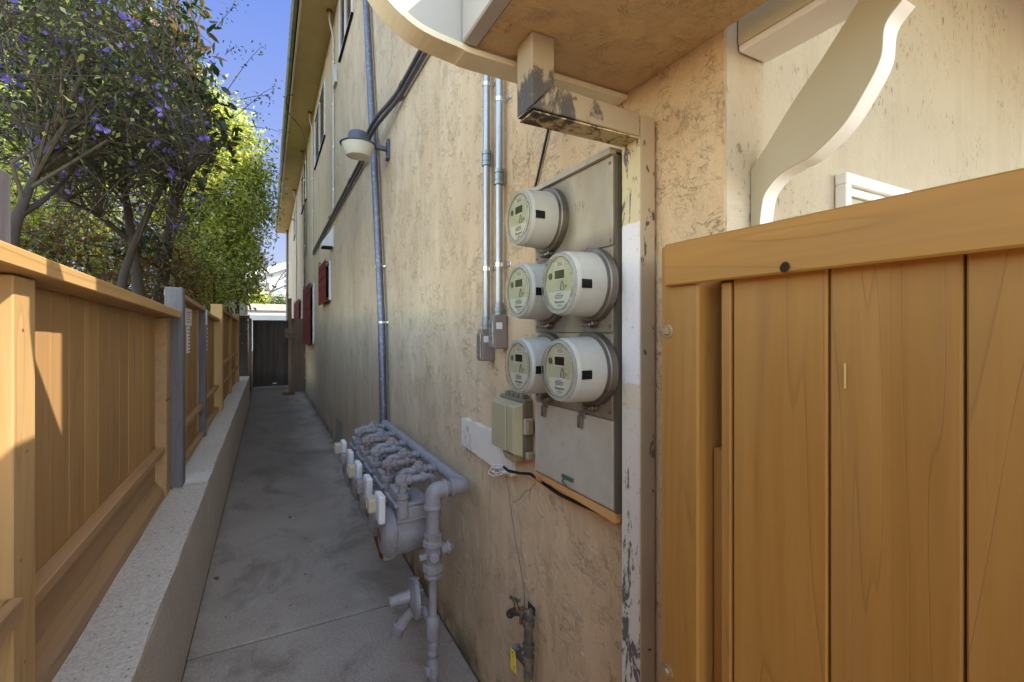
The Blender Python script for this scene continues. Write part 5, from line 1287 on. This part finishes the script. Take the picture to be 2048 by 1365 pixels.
# bare tree
BRT = [((onY(545, 600, 33).x, 33, 0), (onY(547, 600, 33).x, 33, 2.2), (onY(541, 585, 33).x, 33, onY(541, 585, 33).z)), (.16, .08)]
t = thing('bare_tree', 'leafless pale grey tree beyond the garage roof', 'tree', BRT[0][0])
part('trunk', 'barkpale', t, lambda bm: tube(bm, BRT[0], [.16, .13, .08], 10))
def bare(bm):
    def grow(p, d, l, r, dep):
        q_ = p + d * l; m_ = p.lerp(q_, .5) + Vector(rnd_unit(1)[0]) * l * .12
        tube(bm, [p, m_, q_], [r, r * .85, r * .65], 5, cap=False)
        if dep <= 0: return
        for _ in range(3 if dep > 1 else 2):
            nd_ = (d + Vector(rnd_unit(1)[0]) * .75 + Vector((0, 0, .12))).normalized(); grow(q_, nd_, l * random.uniform(.6, .85), r * .6, dep - 1)
    p0 = Vector(BRT[0][-1])
    for d in ((-.7, 0, .6), (.5, .2, .9), (.8, -.3, .4), (-.3, .3, 1)):
        grow(p0, Vector(d).normalized(), .9, .06, 4)
part('branches', 'barkpale', t, bare)
tree('yellow_bush', 'yellow-green bush standing on the far side of the garage roof', 'bush', [[((-.6, 31.5, 0), (-.6, 31.5, 2), (-.5, 31.5, 2.9)), (.08, .03)]],
     [((onY(520, 598, 31.5).x, 31.5, onY(520, 606, 31.5).z), (.75, .8, .75), 60, 60, .18)], (.12, .05), 'leaf_bright', ntw=1, group='far garden plants')
tree('yellow_bush', 'small green bush beside the bare tree trunk beyond the garage', 'bush', [[((.9, 31.5, 0), (.9, 31.5, 2), (.9, 31.5, 2.7)), (.08, .03)]],
     [((onY(560, 606, 31.5).x, 31.5, onY(560, 608, 31.5).z), (.6, .6, .5), 30, 50, .18)], (.12, .05), 'leaf_dark', ntw=1, group='far garden plants')
# dry leaf on the path
LW = ['just left of the foot of the gas riser', 'level with the tall grey fence post', 'under the far gas meters close to the wall', 'against the low wall beyond the second path joint', 'in mid-path level with the nearest red shutter', 'by the building before the nearest red shutter', 'against the low wall beside its cap seam', 'farthest off, before the dark gate', 'nearest the camera at the foot of the stucco wall']
M['dryleaf'] = leafmat('dry_leaf_brown', [(0, (.16, .08, .035)), (1, (.22, .12, .05))], .1)
def dl(bm):
    P_ = [(-.024, 0, .002), (-.008, .012, .007), (.012, .013, .009), (.026, .002, .003), (.012, -.011, .010), (-.01, -.012, .006)]
    T_ = [bm.verts.new(p) for p in P_]; c_ = bm.verts.new((0, 0, .001)); B_ = [bm.verts.new((p[0] * .98, p[1] * .98, p[2] - .0008)) for p in P_]; d_ = bm.verts.new((0, 0, .0002))
    for k in range(6):
        bm.faces.new((T_[k], T_[(k + 1) % 6], c_)); bm.faces.new((B_[(k + 1) % 6], B_[k], d_)); bm.faces.new((T_[(k + 1) % 6], T_[k], B_[k], B_[(k + 1) % 6]))
bm = nb(); dl(bm); lf = link_mesh('dry_leaf', bm, 'dryleaf')
tag(lf, 'small curled dry leaf', 'leaf', 'dry leaves on the path')
for k, (x_, y_, a_) in enumerate([(.29, 2.03, .3), (.16, 4.1, 1.2), (.72, 3.55, 2.0), (-.22, 5.3, .6), (.1, 6.9, 2.6), (.74, 6.2, 1.1), (-.27, 3.3, 2.2), (.5, 8.8, .2), (.76, 2.35, 2.9)]):
    c_ = lf if k == 0 else lf.copy()
    if k: C.objects.link(c_)
    c_['label'] = 'small dry leaf on the path ' + LW[k]
    c_.location = (x_, y_, .0005); c_.rotation_euler = (0, 0, a_); c_.scale = (1 - .06 * (k % 4),) * 3
